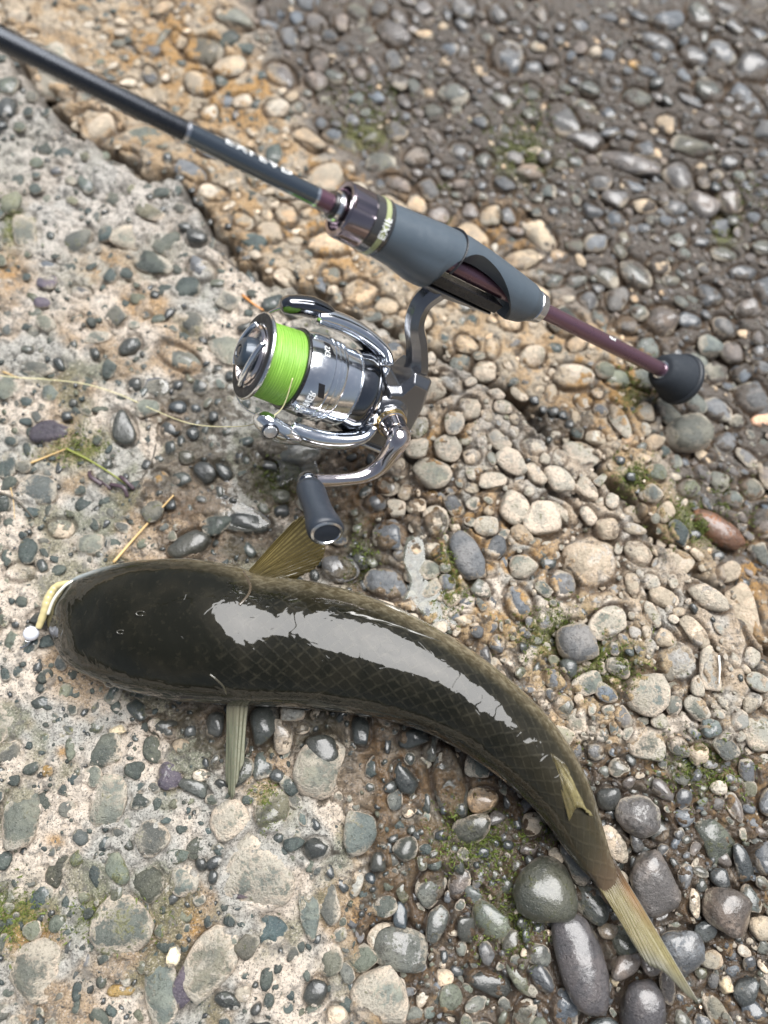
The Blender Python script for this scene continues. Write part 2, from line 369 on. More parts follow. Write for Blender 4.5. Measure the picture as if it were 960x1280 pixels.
# ------------------------------------------------------------------ pebbles, listed from the photograph: u, v, rx, ry, angle, kind; small dark stone beside the knobbly cream pebble stands in for its shadow
PEB = """
53 880 17 9 -5 d;88 866 12 8 0 d;11 943 18 14 45 D;37 961 12 8 35 d;58 964 7 7 0 o;56 923 6 6 0 m;91 974 7 7 0 d;88 937 15 6 -75 m
118 908 12 10 20 m;130 937 27 20 35 G;203 910 22 12 -20 W;189 936 20 11 -70 M;168 963 13 11 0 d;210 970 18 15 -60 P;240 982 22 9 -25 W;250 970 10 8 0 c;224 933 11 9 0 t;238 915 8 8 0 w;267 907 18 13 80 w
28 1018 43 24 82 G;55 1003 12 12 0 d;83 1012 10 10 0 D;135 1003 34 24 90 C;173 1002 15 10 15 d;175 983 7 7 0 d;196 1005 9 6 90 d;217 1005 6 6 0 m;187 1050 23 21 60 D
100 1047 11 10 0 D;130 1053 11 8 90 d;5 1075 12 9 90 d;2 1105 10 8 60 m;72 1085 27 12 68 M;49 1122 22 15 62 d;118 1092 17 9 -65 d;97 1073 12 9 30 m;145 1114 12 8 90 m;105 1122 8 7 0 m;182 1105 24 21 -20 M;222 1070 15 9 5 m;247 1062 14 14 0 M;229 1103 20 19 0 G
317 1095 54 44 -10 C;310 1112 24 11 10 P;302 1078 14 8 0 d;150 1162 40 36 -30 G;260 1150 10 6 90 d;233 1160 5 5 0 d;205 1184 13 8 20 d;246 1215 46 20 60 P;258 1210 50 28 58 C;200 1238 48 22 -75 G;47 1215 40 37 0 C;108 1201 8 6 90 b;126 1228 8 7 60 d;96 1240 12 6 88 d;150 1240 18 7 0 o;303 1243 10 10 0 c;40 1165 14 12 0 m;72 1155 12 11 0 m
288 1027 27 26 0 C;300 965 20 13 50 M;15 975 10 7 0 d;10 1120 12 8 0 m;310 1000 8 6 0 d
328 905 28 18 80 W;352 920 23 13 95 c;365 892 17 9 0 c;378 911 10 7 20 c;398 892 12 8 0 c;402 957 41 32 72 C;404 940 23 20 10 W;346 970 10 9 45 w;341 1013 28 21 75 M;396 1061 17 13 -5 W;451 915 20 12 95 W;516 922 20 12 10 W;505 972 22 13 -60 W;533 1004 13 6 90 d;485 932 10 4 90 w
562 978 50 21 -78 g;606 1002 22 16 5 t;635 1003 10 6 90 w;512 1013 10 8 20 c;450 1042 28 20 80 C;472 1078 12 10 90 W;503 1112 17 10 -80 m;424 1083 8 5 90 m;387 1135 38 13 -80 G;409 1125 32 14 -65 D;339 1165 21 18 -20 d;412 1201 19 17 90 G;394 1242 17 14 60 W;332 1225 14 9 85 d;336 1252 10 7 80 d;363 1245 6 6 0 d;375 1184 7 6 0 d;498 1187 37 26 -20 g;472 1172 20 12 30 c;420 1275 15 15 0 c;476 1248 39 32 10 C;480 1237 28 16 0 D;445 1106 16 8 80 c;440 1153 7 7 0 b
546 1153 25 13 60 g;617 1152 31 20 -45 m;600 1095 17 8 60 b;604 1066 8 6 0 w;608 1228 31 15 -15 W;555 1222 12 9 0 c;563 1252 20 14 80 m;527 1248 13 8 60 c;545 1252 14 5 70 d;555 1197 8 5 90 w;520 1045 5 5 0 w;590 1038 27 18 30 M;635 1057 8 6 0 w;520 1270 14 10 0 g
768 1055 27 13 -60 c;811 1063 8 8 0 w;793 1081 10 5 80 w;830 1150 22 8 5 p;893 1050 29 20 -60 m;856 1096 16 8 70 b;869 1130 18 7 85 c;930 1082 27 12 -80 w;957 1075 22 18 90 b;941 1125 17 13 80 g;955 1160 18 14 0 t;919 1010 20 9 -72 p;900 985 13 9 20 c;857 1022 13 11 20 b
889 1200 15 12 20 t;917 1210 11 10 0 b;938 1205 9 9 0 b;934 1240 19 13 45 w;738 1130 27 20 -40 d;675 1195 16 13 0 D;675 1163 8 7 0 w;708 1264 22 19 60 b;782 1208 24 12 25 p;760 1165 14 9 0 t;895 1262 22 12 -70 g;945 1265 16 12 0 b;835 1232 10 22 0 p;650 1225 24 9 -60 m;640 1180 12 14 0 g
649 753 24 17 -70 b;681 775 15 8 -80 b;657 790 9 6 -40 b;810 866 29 27 -20 C;808 855 24 12 0 b;845 882 13 10 70 g;780 896 15 10 -70 b;706 882 15 12 -60 g;815 767 19 8 -70 m;786 780 8 7 0 b;932 775 50 21 -82 c;888 745 27 15 -30 c;680 647 27 23 0 C;703 636 28 13 -45 C;740 700 36 34 0 c;910 715 17 12 30 c;655 707 18 16 -10 C;745 748 8 6 0 b;925 900 14 10 80 d;890 910 13 12 0 g;890 835 30 14 85 g;795 640 14 11 0 c;760 660 16 14 0 c;800 690 20 14 -40 c;850 700 22 15 -40 c;830 745 18 12 -30 c;870 790 26 12 -50 c;770 810 10 7 60 b;795 790 8 8 0 b;745 940 12 10 0 b;775 960 14 12 0 g;850 935 16 12 -60 g
484 607 16 12 -20 g;468 627 15 11 10 b;424 660 23 14 85 b;488 668 24 20 10 b;424 709 26 18 -8 b;482 727 30 20 -20 b;619 683 17 14 50 b;583 690 37 18 -70 b;557 710 8 7 0 m;608 656 16 14 -10 C;645 635 24 20 -50 C;615 600 19 12 0 C;540 590 26 22 0 C;521 632 13 12 0 c;545 650 17 20 0 c;540 686 11 11 0 c;537 617 11 8 0 o;507 614 12 9 60 t;568 745 16 10 30 c;596 790 10 8 60 b;585 775 18 8 0 c;640 808 8 7 0 c;476 583 9 7 0 c;455 590 9 7 0 t;498 580 9 9 0 c;520 560 16 14 0 C;560 560 18 16 0 C;590 570 12 10 0 c;640 575 24 15 -45 C;670 590 18 10 -50 c;700 600 24 14 -50 C;735 610 18 12 -45 c
60 332 16 7 -15 b;57 352 16 10 -10 P;100 364 14 9 -15 b;33 346 6 6 0 d;155 341 11 9 0 d;190 328 28 14 -20 d;250 335 22 14 -35 b;231 360 19 15 0 d;240 403 18 15 -40 D;285 375 18 14 0 D;172 373 10 8 0 m;94 396 9 7 0 g;53 378 12 8 0 P;58 405 16 10 -40 G;120 420 20 11 0 G;34 435 8 6 0 d;45 461 23 9 -5 D;222 446 31 14 -30 g;167 481 10 9 0 w;222 481 7 6 0 w;33 502 9 7 0 d;125 512 11 5 0 d;152 533 26 15 -62 W;65 540 30 17 5 P;121 550 7 7 0 d;213 536 14 12 0 w;222 508 12 9 0 w;245 510 6 6 0 w;267 520 7 7 0 w;240 541 9 9 0 w;306 505 8 8 0 d;232 571 11 9 0 M;199 573 7 5 0 d;199 598 12 11 90 o;255 590 16 13 -60 w;10 580 20 13 80 d;28 583 10 9 0 D;45 612 27 20 -10 D;100 612 8 7 0 d;213 631 9 8 0 w
363 562 44 19 -6 g;335 582 12 8 -20 w;238 682 29 17 30 W;310 655 27 14 -5 W;350 620 14 9 0 m;352 638 10 9 0 w;35 688 18 13 -70 d;75 660 18 12 0 c;110 680 20 14 0 C;290 470 9 7 0 w;40 640 9 7 0 d;25 715 20 12 0 c;15 800 10 14 0 m;55 845 11 8 40 d;80 865 12 7 70 m;20 840 10 8 0 d
62 74 54 31 -60 C;37 23 9 8 0 c;183 62 20 8 -25 b;203 44 19 5 62 g;222 47 13 9 -50 t;180 42 9 6 0 d;294 22 26 14 -20 g;260 22 8 6 0 b;123 77 8 7 0 m;187 93 14 9 -60 b;155 70 7 5 0 g;147 52 10 7 0 g;97 42 6 6 0 d;285 82 23 17 0 t;277 100 8 8 0 d;225 77 8 6 0 d;303 125 13 13 0 c;311 147 7 7 0 d;282 147 9 8 0 d;260 140 12 12 0 c;187 168 37 20 -5 G;117 157 27 26 40 c;95 152 9 8 0 c;238 213 22 12 -30 b;160 208 18 13 -10 c;265 240 21 14 -20 c;33 290 29 15 -75 C;70 212 9 8 0 b;97 300 20 19 90 D;205 305 20 18 0 G;315 300 18 14 -30 d;20 20 14 12 0 c;130 20 12 9 0 g;170 5 10 5 0 b;110 30 8 7 0 c;232 5 12 6 0 b;55 185 12 10 0 d;145 250 14 10 0 G;20 225 10 8 0 d;60 250 10 9 0 G
350 92 25 18 -60 p;352 114 6 6 0 c;385 172 24 14 -45 t;401 152 9 8 60 b;412 43 12 10 -60 b;490 42 25 17 -40 p;530 43 12 6 0 t;357 268 18 13 -60 t;387 265 13 10 0 t;335 290 18 15 0 c;412 302 31 21 -10 t;368 300 11 8 0 c;371 289 9 5 0 c;475 157 4 4 0 c;614 268 14 14 0 t;636 268 13 10 80 b;595 296 28 15 -42 t;335 30 12 9 -40 b;370 20 12 8 -40 b;440 150 10 9 0 b;500 20 16 9 -50 p;560 60 14 10 0 b;470 120 12 8 -50 b;450 90 12 9 -50 p;505 125 14 8 -60 p;580 30 14 10 -40 b;600 150 12 9 -50 b;545 170 14 9 -50 p;560 215 12 9 -50 b;600 230 10 8 -50 b;520 110 16 9 -50 g;430 60 12 8 -50 b
703 148 31 17 -65 b;677 16 14 8 -70 b;668 188 14 6 20 t;685 237 12 11 0 g;665 145 15 10 -70 g;713 69 9 7 80 b;744 64 9 8 0 c;761 68 12 9 -60 b;793 80 8 6 -20 o;787 88 9 8 0 b;820 48 27 13 -25 b;877 20 23 16 -60 g;835 22 20 15 0 b;867 68 21 16 -60 b;903 60 23 15 -45 b;888 110 23 17 -60 g;823 70 10 8 -40 b;841 70 7 6 0 b;855 95 12 7 -60 b;863 124 18 9 -35 b;820 103 9 8 0 w;835 125 11 6 -60 W;797 120 18 15 -40 g;938 85 26 22 0 p;937 125 35 14 -60 b;922 134 8 7 0 b;867 180 28 14 -20 g;828 173 10 7 -60 b;930 175 17 9 -35 b;914 200 16 10 -5 b;785 200 43 14 -25 p;805 185 14 14 0 b;880 252 23 17 -50 p;915 250 18 14 -60 p;740 262 14 10 -45 b;770 275 14 12 -60 b;745 300 16 14 0 b;805 283 10 8 -20 b;843 258 17 9 -25 b;835 275 12 8 -25 b;675 290 27 15 -50 t;900 283 15 13 0 b;943 272 10 9 0 b;748 227 17 8 -15 b;793 232 17 8 -25 b;894 232 10 6 90 w;920 30 14 9 -50 b;905 8 16 8 -40 b;945 40 16 9 -50 b;760 20 18 8 -20 b;725 30 14 8 -60 b;720 100 10 8 0 b;770 100 14 9 -50 b;760 140 12 8 -50 b;925 220 10 8 0 g;955 190 9 8 0 b;955 240 12 9 0 b;720 200 10 8 0 g;700 205 9 8 0 g
795 340 26 16 -60 g;886 367 18 14 -60 b;828 398 21 20 0 p;751 398 15 11 85 g;907 408 18 14 -60 b;890 430 17 15 0 g;693 434 10 7 -10 d;665 443 17 15 0 c;716 470 28 19 -5 c;757 460 14 12 80 m;770 474 17 12 0 m;730 500 12 11 0 c;899 512 21 14 -30 b;942 498 27 20 -60 b;908 552 17 13 30 b;895 465 18 16 0 g;935 385 17 12 20 p;775 525 26 11 -70 C;745 545 14 10 0 c;790 548 12 10 0 t;860 340 16 12 -40 g;930 340 18 12 0 b;760 345 18 12 -50 g;720 350 14 10 0 g;700 320 12 10 0 t;840 350 12 9 0 g;950 440 12 10 0 b;940 610 16 14 0 g;900 600 14 12 -40 g;820 590 14 12 0 m;950 690 12 16 0 g;930 730 10 8 0 w;860 610 16 12 30 m;835 470 12 10 0 g;875 300 12 9 0 b;850 300 12 9 -40 g
668 500 7 6 0 w;680 512 7 6 0 w;692 514 7 7 0 w;704 518 7 7 0 w;690 524 6 6 0 w;712 530 6 6 0 w;655 508 7 5 0 w;224 222 6 5 0 w;240 240 5 5 0 w;245 250 5 5 0 w;255 262 6 5 0 w;265 280 6 5 0 w;285 282 5 5 0 w;300 310 6 6 0 w;214 212 6 5 0 w;775 575 7 6 0 w;790 595 7 6 0 w;800 610 7 6 0 w;898 695 8 6 0 w;868 668 8 6 0 w
"""
KIND = {  # base colour, crust, wet, moss, ochre
 'd': ((.040, .052, .048), .02, .30, .15, 0), 'D': ((.075, .080, .072), .16, .15, .22, 0), 'g': ((.10, .105, .09), .14, .34, .12, .2),
 'G': ((.080, .090, .076), .28, .10, .24, 0), 'b': ((.088, .096, .105), .06, .30, .02, .3), 't': ((.33, .26, .18), .18, .15, .05, .5),
 'c': ((.40, .35, .28), .42, .12, .06, .35), 'C': ((.13, .135, .11), .42, .04, .18, .1), 'm': ((.09, .10, .075), .08, .35, .30, .1),
 'M': ((.055, .060, .045), .05, .40, .24, .1), 'w': ((.045, .055, .058), -.25, .75, .05, 0), 'W': ((.040, .048, .045), -.18, .62, .12, 0),
 'P': ((.055, .048, .065), .10, .30, .10, .3), 'p': ((.125, .112, .104), .05, .30, .02, .3), 'o': ((.24, .15, .05), .05, .3, .25, .8)}
pebs = []
for item in PEB.replace('\n', ';').split(';'):
    if item.strip():
        a = item.split(); pebs.append([float(q) for q in a[:5]] + [a[5], True])
LOOSE_STONES = [  # distinct loose stones: u v rx ry ang kind, label
 (898, 662, 38, 18, -35, 'R', 'reddish brown oblong wet stone lying in the dark crack at the right edge', 'stone'),
 (797, 1018, 29, 25, -20, 'p', 'round grey-brown stone with a pointed corner just right of the fish tail stalk', 'stone'),
 (815, 1105, 39, 27, -72, 'p', 'large pale grey stone with pitted end right of where the tail fin starts', 'stone'),
 (854, 1187, 27, 24, 20, 'b', 'blue-grey speckled stone with small holes beside the tail fin', 'stone'),
 (908, 1137, 30, 26, -35, 'p', 'dry pinkish grey oval stone at the right edge below the mossy gravel', 'stone'),
 (725, 1205, 63, 30, -78, 'B', 'long smooth purple-grey stone standing upright left of the tail fin, largest cobble', 'cobble'),
 (802, 1262, 40, 27, 82, 'B', 'smooth blue-grey cobble cut by the bottom edge under the tail fin tip', 'cobble'),
 (678, 1115, 40, 37, 20, 'M', 'big mossy stone with a wet shiny lower side beneath the bend of the fish', 'cobble'),
 (857, 544, 29, 27, 0, 'g', 'round greenish grey stone just below the rod butt cap', 'stone'),
 (721, 803, 27, 25, 20, 'b', 'flat wet grey stone set in moss above the fish back', 'stone'),
 (217, 1195, 10, 12, 0, 'k', 'tiny knobbly cream white pebble near the bottom left', 'pebble'),
 (907, 1232, 10, 11, 0, 'k', 'small knobbly pinkish cream pebble among grey stones at the bottom right', 'pebble'),
 (770, 1228, 7, 8, 0, 'k', 'tiny cream knobbly pebble left of the tail fin tip', 'pebble'),
 (956, 524, 9, 16, -80, 'e', 'bright peach coloured stone cut by the right edge', 'pebble'),
 (147, 912, 12, 7, 0, 'k', 'small shiny cream shell-like pebble below the fish head', 'pebble'),
]
KIND.update({'q': ((.11, .10, .09), .1, .2, .02, .5), 'R': ((.13, .065, .035), -.2, .55, 0, 0), 'B': ((.070, .068, .076), -.12, .62, 0, .3), 'k': ((.62, .53, .36), .3, .3, 0, 0), 'e': ((.72, .46, .32), -.2, .4, 0, 0)})

# ------------------------------------------------------------------ fill pebbles
cell = 26.0; gridh = {}
def reg(u, v, r): gridh.setdefault((int(u // cell), int(v // cell)), []).append((u, v, r))
def clash(u, v, r, k=.9):
    R = 3 if r < 30 else 4
    cu, cv = int(u // cell), int(v // cell)
    for i in range(cu - R, cu + R + 1):
        for j in range(cv - R, cv + R + 1):
            for (a, b, c) in gridh.get((i, j), ()):
                if (a - u) ** 2 + (b - v) ** 2 < ((c + r) * k) ** 2: return True
    return False
for q in pebs: reg(q[0], q[1], (q[2] * q[3]) ** .5)
for q in LOOSE_STONES: reg(q[0], q[1], (q[2] * q[3]) ** .5)
def zone_at(u, v):
    p = gp(u, v, 0); z = zones(np.array([p[0]]), np.array([p[1]]))
    return [float(a[0]) for a in z]
def choose(s): return rnd.choice(s)
# candidate positions are tested in bulk
def fill(n, rmin, rmax, ksep, prob, kinds, el, box=(-60, -60, 1020, 1340)):
    us = rng.uniform(box[0], box[2], n); vs = rng.uniform(box[1], box[3], n)
    P = [gp(a, b, 0) for a, b in zip(us, vs)]; X = np.array([p[0] for p in P]); Y = np.array([p[1] for p in P])
    u, v, dc, upper, grav, tan, loose = zones(X, Y)
    for i in range(n):
        z = dict(grav=grav[i], tan=tan[i], loose=loose[i], dc=dc[i], cem=0 if upper[i] else 1 - loose[i])
        z['C2'] = z['cem'] * float(sstep(440, 560, us[i] - (vs[i] - 700) * .15)) * float(vs[i] < 960)
        z['C1'] = z['cem'] * (1 - z['C2'])
        if rnd.random() > prob(z): continue
        r = rmin + (rmax - rmin) * rnd.random() ** 2.0
        if clash(us[i], vs[i], r, ksep): continue
        e = 1 + rnd.random() * el; a = rnd.gauss(-50, 28) if (z['grav'] > .5) else rnd.uniform(0, 180)
        pebs.append([us[i], vs[i], r * e ** .5, r / e ** .5, a, choose(kinds(z)), False]); reg(us[i], vs[i], r)
def kinds1(z):
    if z['grav'] > .5: return 'bbpbgpppgDbtpqq'
    if z['tan'] > .5: return 'tcctcgbddgtc'
    if z['loose'] > .5: return 'bgpgwbWDmcGb'
    if z['C2'] > .5: return 'cCgCcGbgtbGmW'
    return 'dddDmdDwWGdd'
fill(1800, 13, 26, .86, lambda z: .5 * z['grav'] + .85 * z['loose'] + .9 * z['C2'] + .5 * z['tan'] + .07 * z['C1'], lambda z: kinds1(z) if z['C1'] < .5 else 'CGCD', .7)
fill(7000, 7, 17, .84, lambda z: .9 * z['grav'] + .8 * z['loose'] + .8 * z['C2'] + .5 * z['tan'] + .22 * z['C1'], kinds1, .9)
fill(20000, 3.8, 8.5, .86, lambda z: .95 * z['grav'] + .9 * z['loose'] + .75 * z['C2'] + .5 * z['tan'] + .2 * z['C1'], kinds1, .9)
fill(26000, 2.0, 4.0, .95, lambda z: .9 * z['grav'] + .7 * z['loose'] + .45 * z['C2'] + .4 * z['tan'] + .12 * z['C1'], kinds1, .7)

# ------------------------------------------------------------------ ground height grid
def axis_pts(lo, hi, step, out, k=1.35):
    a = list(np.arange(lo, hi + step * .5, step)); s = step; x = a[0]; left = []
    while x > -out: s *= k; x -= s; left.append(x)
    s = step; x = a[-1]; right = []
    while x < out: s *= k; x += s; right.append(x)
    return np.array(left[::-1] + a + right)
STEP = 0.0009
gx = axis_pts(-0.30, 0.30, STEP, 40.0); gy = axis_pts(-0.145, 0.55, STEP, 40.0)
GX, GY = np.meshgrid(gx, gy)
HH = height(GX, GY)
far = np.maximum(np.abs(GX) - 3, 0) + np.maximum(np.abs(GY) - 3, 0)
GU, GV, _d = proj(np.clip(GX, -1.2, 1.2), np.clip(GY, -.18, 1.2), 0.0)
def hz(x, y):
    i = np.clip(np.searchsorted(gx, x) - 1, 0, len(gx) - 2); j = np.clip(np.searchsorted(gy, y) - 1, 0, len(gy) - 2)
    fx = (x - gx[i]) / (gx[i + 1] - gx[i]); fy = (y - gy[j]) / (gy[j + 1] - gy[j])
    return (HH[j, i] * (1 - fx) + HH[j, i + 1] * fx) * (1 - fy) + (HH[j + 1, i] * (1 - fx) + HH[j + 1, i + 1] * fx) * fy
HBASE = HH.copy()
def on_ground(u, v, base=None):
    z = 0.0
    for _ in range(5):
        p = gp(u, v, z); z = float(hz(p[0], p[1]))
    return gp(u, v, z)
# place pebbles, sink a socket round each
placed = []
for q in pebs + [list(s[:6]) + [s] for s in LOOSE_STONES]:
    u, v, rx, ry, ang, kind, flag = q
    p = on_ground(u, v); d = proj(*p)[2]; s = d / FPX
    placed.append([p, rx * s, ry * s * 1.04, math.radians(ang), kind, flag, u, v, rx * ry])
i0, j0 = np.searchsorted(gx, -.30), np.searchsorted(gy, -.145)
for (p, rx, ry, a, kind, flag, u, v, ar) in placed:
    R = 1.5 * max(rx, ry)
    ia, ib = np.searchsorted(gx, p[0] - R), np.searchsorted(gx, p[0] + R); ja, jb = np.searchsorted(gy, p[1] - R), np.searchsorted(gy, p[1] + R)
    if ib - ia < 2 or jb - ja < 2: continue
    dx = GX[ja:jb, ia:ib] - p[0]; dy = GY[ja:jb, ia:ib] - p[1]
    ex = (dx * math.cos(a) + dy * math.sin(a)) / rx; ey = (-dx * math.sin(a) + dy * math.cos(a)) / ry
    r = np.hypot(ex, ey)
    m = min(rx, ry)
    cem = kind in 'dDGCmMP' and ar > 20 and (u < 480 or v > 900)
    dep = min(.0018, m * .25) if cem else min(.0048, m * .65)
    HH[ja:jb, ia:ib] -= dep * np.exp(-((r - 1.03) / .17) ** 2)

# ground colour, wetness, moss, lime
def blobs(lst, u, v):
    s = np.zeros(np.shape(u))
    for (a, b, ra, rb) in lst: s = np.maximum(s, np.exp(-(((u - a) / ra) ** 2 + ((v - b) / rb) ** 2)))
    return s
MOSS = [(690, 790, 55, 45), (600, 1060, 60, 50), (880, 960, 60, 45), (15, 1150, 40, 45), (12, 280, 16, 34), (455, 130, 60, 34), (560, 235, 16, 10), (660, 160, 60, 50),
        (760, 830, 60, 40), (95, 560, 45, 25), (345, 600, 40, 30), (560, 720, 30, 60), (700, 1000, 30, 60), (880, 640, 60, 50), (140, 1150, 60, 30), (450, 700, 26, 40),
        (930, 250, 30, 40), (800, 590, 40, 30), (590, 1030, 50, 30), (640, 1150, 50, 60), (340, 1010, 26, 30), (800, 480, 30, 30)]
WET = [(360, 590, 75, 55), (240, 510, 60, 45), (470, 700, 70, 60), (520, 960, 150, 60), (600, 1080, 120, 90), (700, 1150, 90, 120), (290, 920, 60, 40), (240, 600, 60, 60), (270, 680, 80, 30), (700, 520, 50, 20), (450, 620, 130, 60), (600, 1040, 150, 130), (330, 900, 150, 40), (560, 860, 90, 60), (760, 1150, 120, 120)]
OCHRE = [(10, 345, 26, 30), (130, 330, 30, 26), (420, 230, 90, 70), (470, 600, 60, 50), (620, 260, 60, 40), (640, 720, 60, 60), (30, 1170, 50, 30), (500, 960, 30, 60), (600, 680, 60, 60), (200, 40, 60, 40), (470, 1160, 30, 20), (180, 380, 30, 20), (300, 90, 60, 40), (440, 280, 60, 40), (80, 940, 8, 8), (560, 560, 60, 30), (960, 700, 40, 80), (70, 1050, 14, 8), (780, 440, 60, 60), (240, 1165, 14, 30)]
u, v, dc, upper, grav, tan, loose = zones(GX, GY)
N1 = fbm(GX, GY, .03, 4, 41); N2 = fbm(GX, GY, .011, 4, 43); N3 = fbm(GX, GY, .05, 3, 47)
def lerp(a, b, t): return a * (1 - t[..., None]) + b * t[..., None]
cream = np.array([.68, .59, .49]); greyc = np.array([.45, .44, .40]); ochre = np.array([.42, .235, .07]); brown = np.array([.10, .086, .074]); dirt = np.array([.20, .145, .09])
Cc = lerp(np.broadcast_to(cream, GX.shape + (3,)), greyc, sstep(.42, .62, N1))
gs = (~upper) * (u < 480)
Cc = lerp(Cc, np.array([.34, .21, .09]), gs * sstep(.54, .68, fbm(GX, GY, .035, 4, 91)) * .7)
Cc = lerp(Cc, np.array([.13, .14, .07]), gs * sstep(.55, .70, fbm(GX, GY, .028, 4, 95)) * .7)
upleft = sstep(420, 250, v + (u - 200) * .3) * (~upper)
Cc = lerp(Cc, np.array([.50, .48, .445]), upleft * .7)
Cc = lerp(Cc, np.array([.46, .345, .215]), sstep(380, 500, u) * (~upper) * .85 * sstep(.3, .55, N2))
Cc = lerp(Cc, np.array([.20, .19, .05]), np.clip(blobs(MOSS, u, v) * sstep(.36, .55, N2) * .9, 0, 1))
Cc = lerp(Cc, np.array([.42, .33, .22]), tan * .75)
Cc = lerp(Cc, np.array([.56, .52, .46]), (~upper) * np.exp(-(dc / 95.0) ** 2) * sstep(300, 420, u) * .85)
Cc = lerp(Cc, np.broadcast_to(dirt, (3,)), loose * sstep(.25, .55, N2 + .1))
Cc = lerp(Cc, brown * 1.25, grav)
oc = np.clip(blobs(OCHRE, u, v) * 1.0 + (tan + (u > 440) * (~upper) * .6) * .5 * (1 - grav), 0, 1)
Cc = lerp(Cc, ochre, np.clip(oc * sstep(.38, .58, N2), 0, 1) * .9)
Cc = lerp(Cc, np.array([.06, .045, .03]), np.exp(-(dc / 14) ** 2) * .8)
low = sstep(.0, -.0035, (HH - HBASE)); Cc = lerp(Cc, np.array([.10, .06, .03]), low * .85 * np.clip(tan + loose + grav + (u > 440) * .7 + .45, 0, 1))  # dark soil in the pebble sockets, also crevice shade painted into the colour
moss = np.clip(blobs(MOSS, u, v) * .62, 0, 1)
wet = np.clip(blobs(WET, u, v) * 1.05 + .34 * loose + .25 * grav + .12 * ((u > 440) & (~upper)), 0, 1)
lime = np.clip((~upper) * (1 - loose) * (1 - .4 * (u > 440)) + .35 * tan, 0, 1)
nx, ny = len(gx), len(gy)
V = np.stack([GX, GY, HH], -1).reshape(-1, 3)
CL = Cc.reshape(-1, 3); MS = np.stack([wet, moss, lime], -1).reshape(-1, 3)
jj, ii = np.meshgrid(np.arange(ny - 1), np.arange(nx - 1), indexing='ij')
quads = np.stack([jj * nx + ii, jj * nx + ii + 1, (jj + 1) * nx + ii + 1, (jj + 1) * nx + ii], -1).reshape(-1, 4)
qup = upper.reshape(-1)[quads[:, 0]]
def sheet(name, sel):
    qs = quads[sel]; used, inv = np.unique(qs, return_inverse=True); inv = inv.reshape(-1, 4)
    me = bpy.data.meshes.new(name); me.vertices.add(len(used)); me.vertices.foreach_set('co', V[used].astype(np.float32).ravel())
    me.loops.add(inv.size); me.loops.foreach_set('vertex_index', inv.astype(np.int32).ravel())
    me.polygons.add(len(inv)); me.polygons.foreach_set('loop_start', np.arange(0, inv.size, 4, dtype=np.int32))
    try: me.polygons.foreach_set('loop_total', np.full(len(inv), 4, np.int32))
    except Exception: pass
    me.polygons.foreach_set('use_smooth', np.ones(len(inv), bool))
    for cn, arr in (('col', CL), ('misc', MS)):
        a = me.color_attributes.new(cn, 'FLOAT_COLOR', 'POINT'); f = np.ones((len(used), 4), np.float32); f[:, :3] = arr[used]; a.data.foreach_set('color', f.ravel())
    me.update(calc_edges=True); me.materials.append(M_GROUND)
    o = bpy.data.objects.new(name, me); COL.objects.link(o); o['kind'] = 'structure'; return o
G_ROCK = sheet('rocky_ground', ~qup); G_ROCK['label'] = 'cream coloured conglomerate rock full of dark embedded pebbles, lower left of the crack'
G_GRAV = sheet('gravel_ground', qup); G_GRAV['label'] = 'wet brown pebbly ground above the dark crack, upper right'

# ------------------------------------------------------------------ pebble meshes
import bmesh
ICO = {}
for sd in (1, 2, 3):
    bm = bmesh.new(); bmesh.ops.create_icosphere(bm, subdivisions=sd, radius=1.0); bm.verts.ensure_lookup_table()
    ICO[sd] = (np.array([vv.co[:] for vv in bm.verts]), np.array([[x.index for x in f.verts] for f in bm.faces])); bm.free()
def pebble_geo(rx, ry, ang, kind, sd, seed, hf=None, knob=False, smooth_=False):
    v0, f0 = ICO[sd]; vv = v0.copy()
    r = random.Random(seed)
    e = r.uniform(.75, .95)                                   # boxier than an ellipsoid
    vv = np.sign(vv) * np.abs(vv) ** e
    o = Vector((r.uniform(-50, 50), r.uniform(-50, 50), r.uniform(-50, 50)))
    amp = .26 if not knob else .35
    d = np.array([mnoise.noise(Vector(p) * (.9 if not knob else 2.4) + o) for p in v0]) * amp
    if sd >= 2: d += np.array([mnoise.noise(Vector(p) * 2.2 + o) for p in v0]) * .09
    if knob and sd >= 3: d += np.array([abs(mnoise.noise(Vector(p) * 4.5 + o)) for p in v0]) * .3
    vv = vv * (1 + d)[:, None]
    nf = r.choice([2, 3, 4, 5]) if kind in 'bgpDdtGPWq' and not smooth_ else (0 if smooth_ else 2)
    for _ in range(nf):
        nrm = np.array([r.gauss(0, 1), r.gauss(0, 1), r.uniform(-.2, .9)]); nrm /= np.linalg.norm(nrm); dd = r.uniform(.62, .9)
        e_ = vv @ nrm - dd; vv = vv - np.where(e_ > 0, e_ * .82, 0)[:, None] * nrm
    mx_ = np.abs(vv[:, :2]).max(axis=0); vv[:, 0] /= mx_[0]; vv[:, 1] /= mx_[1]
    egg = r.uniform(-.2, .2); vv[:, 1] *= 1 + egg * vv[:, 0]
    m = min(rx, ry); hgt = hf if hf else r.uniform(.55, .8)
    edge = np.clip(1 - vv[:, 2], 0, 1)
    vv = vv * np.array([rx, ry, m * hgt])
    tx, ty = r.gauss(0, .1), r.gauss(0, .1); vv[:, 2] += vv[:, 0] * tx + vv[:, 1] * ty
    ca, sa_ = math.cos(ang), math.sin(ang)
    x = vv[:, 0] * ca - vv[:, 1] * sa_; y = vv[:, 0] * sa_ + vv[:, 1] * ca
    return np.stack([x, y, vv[:, 2]], -1), f0, edge, m * hgt
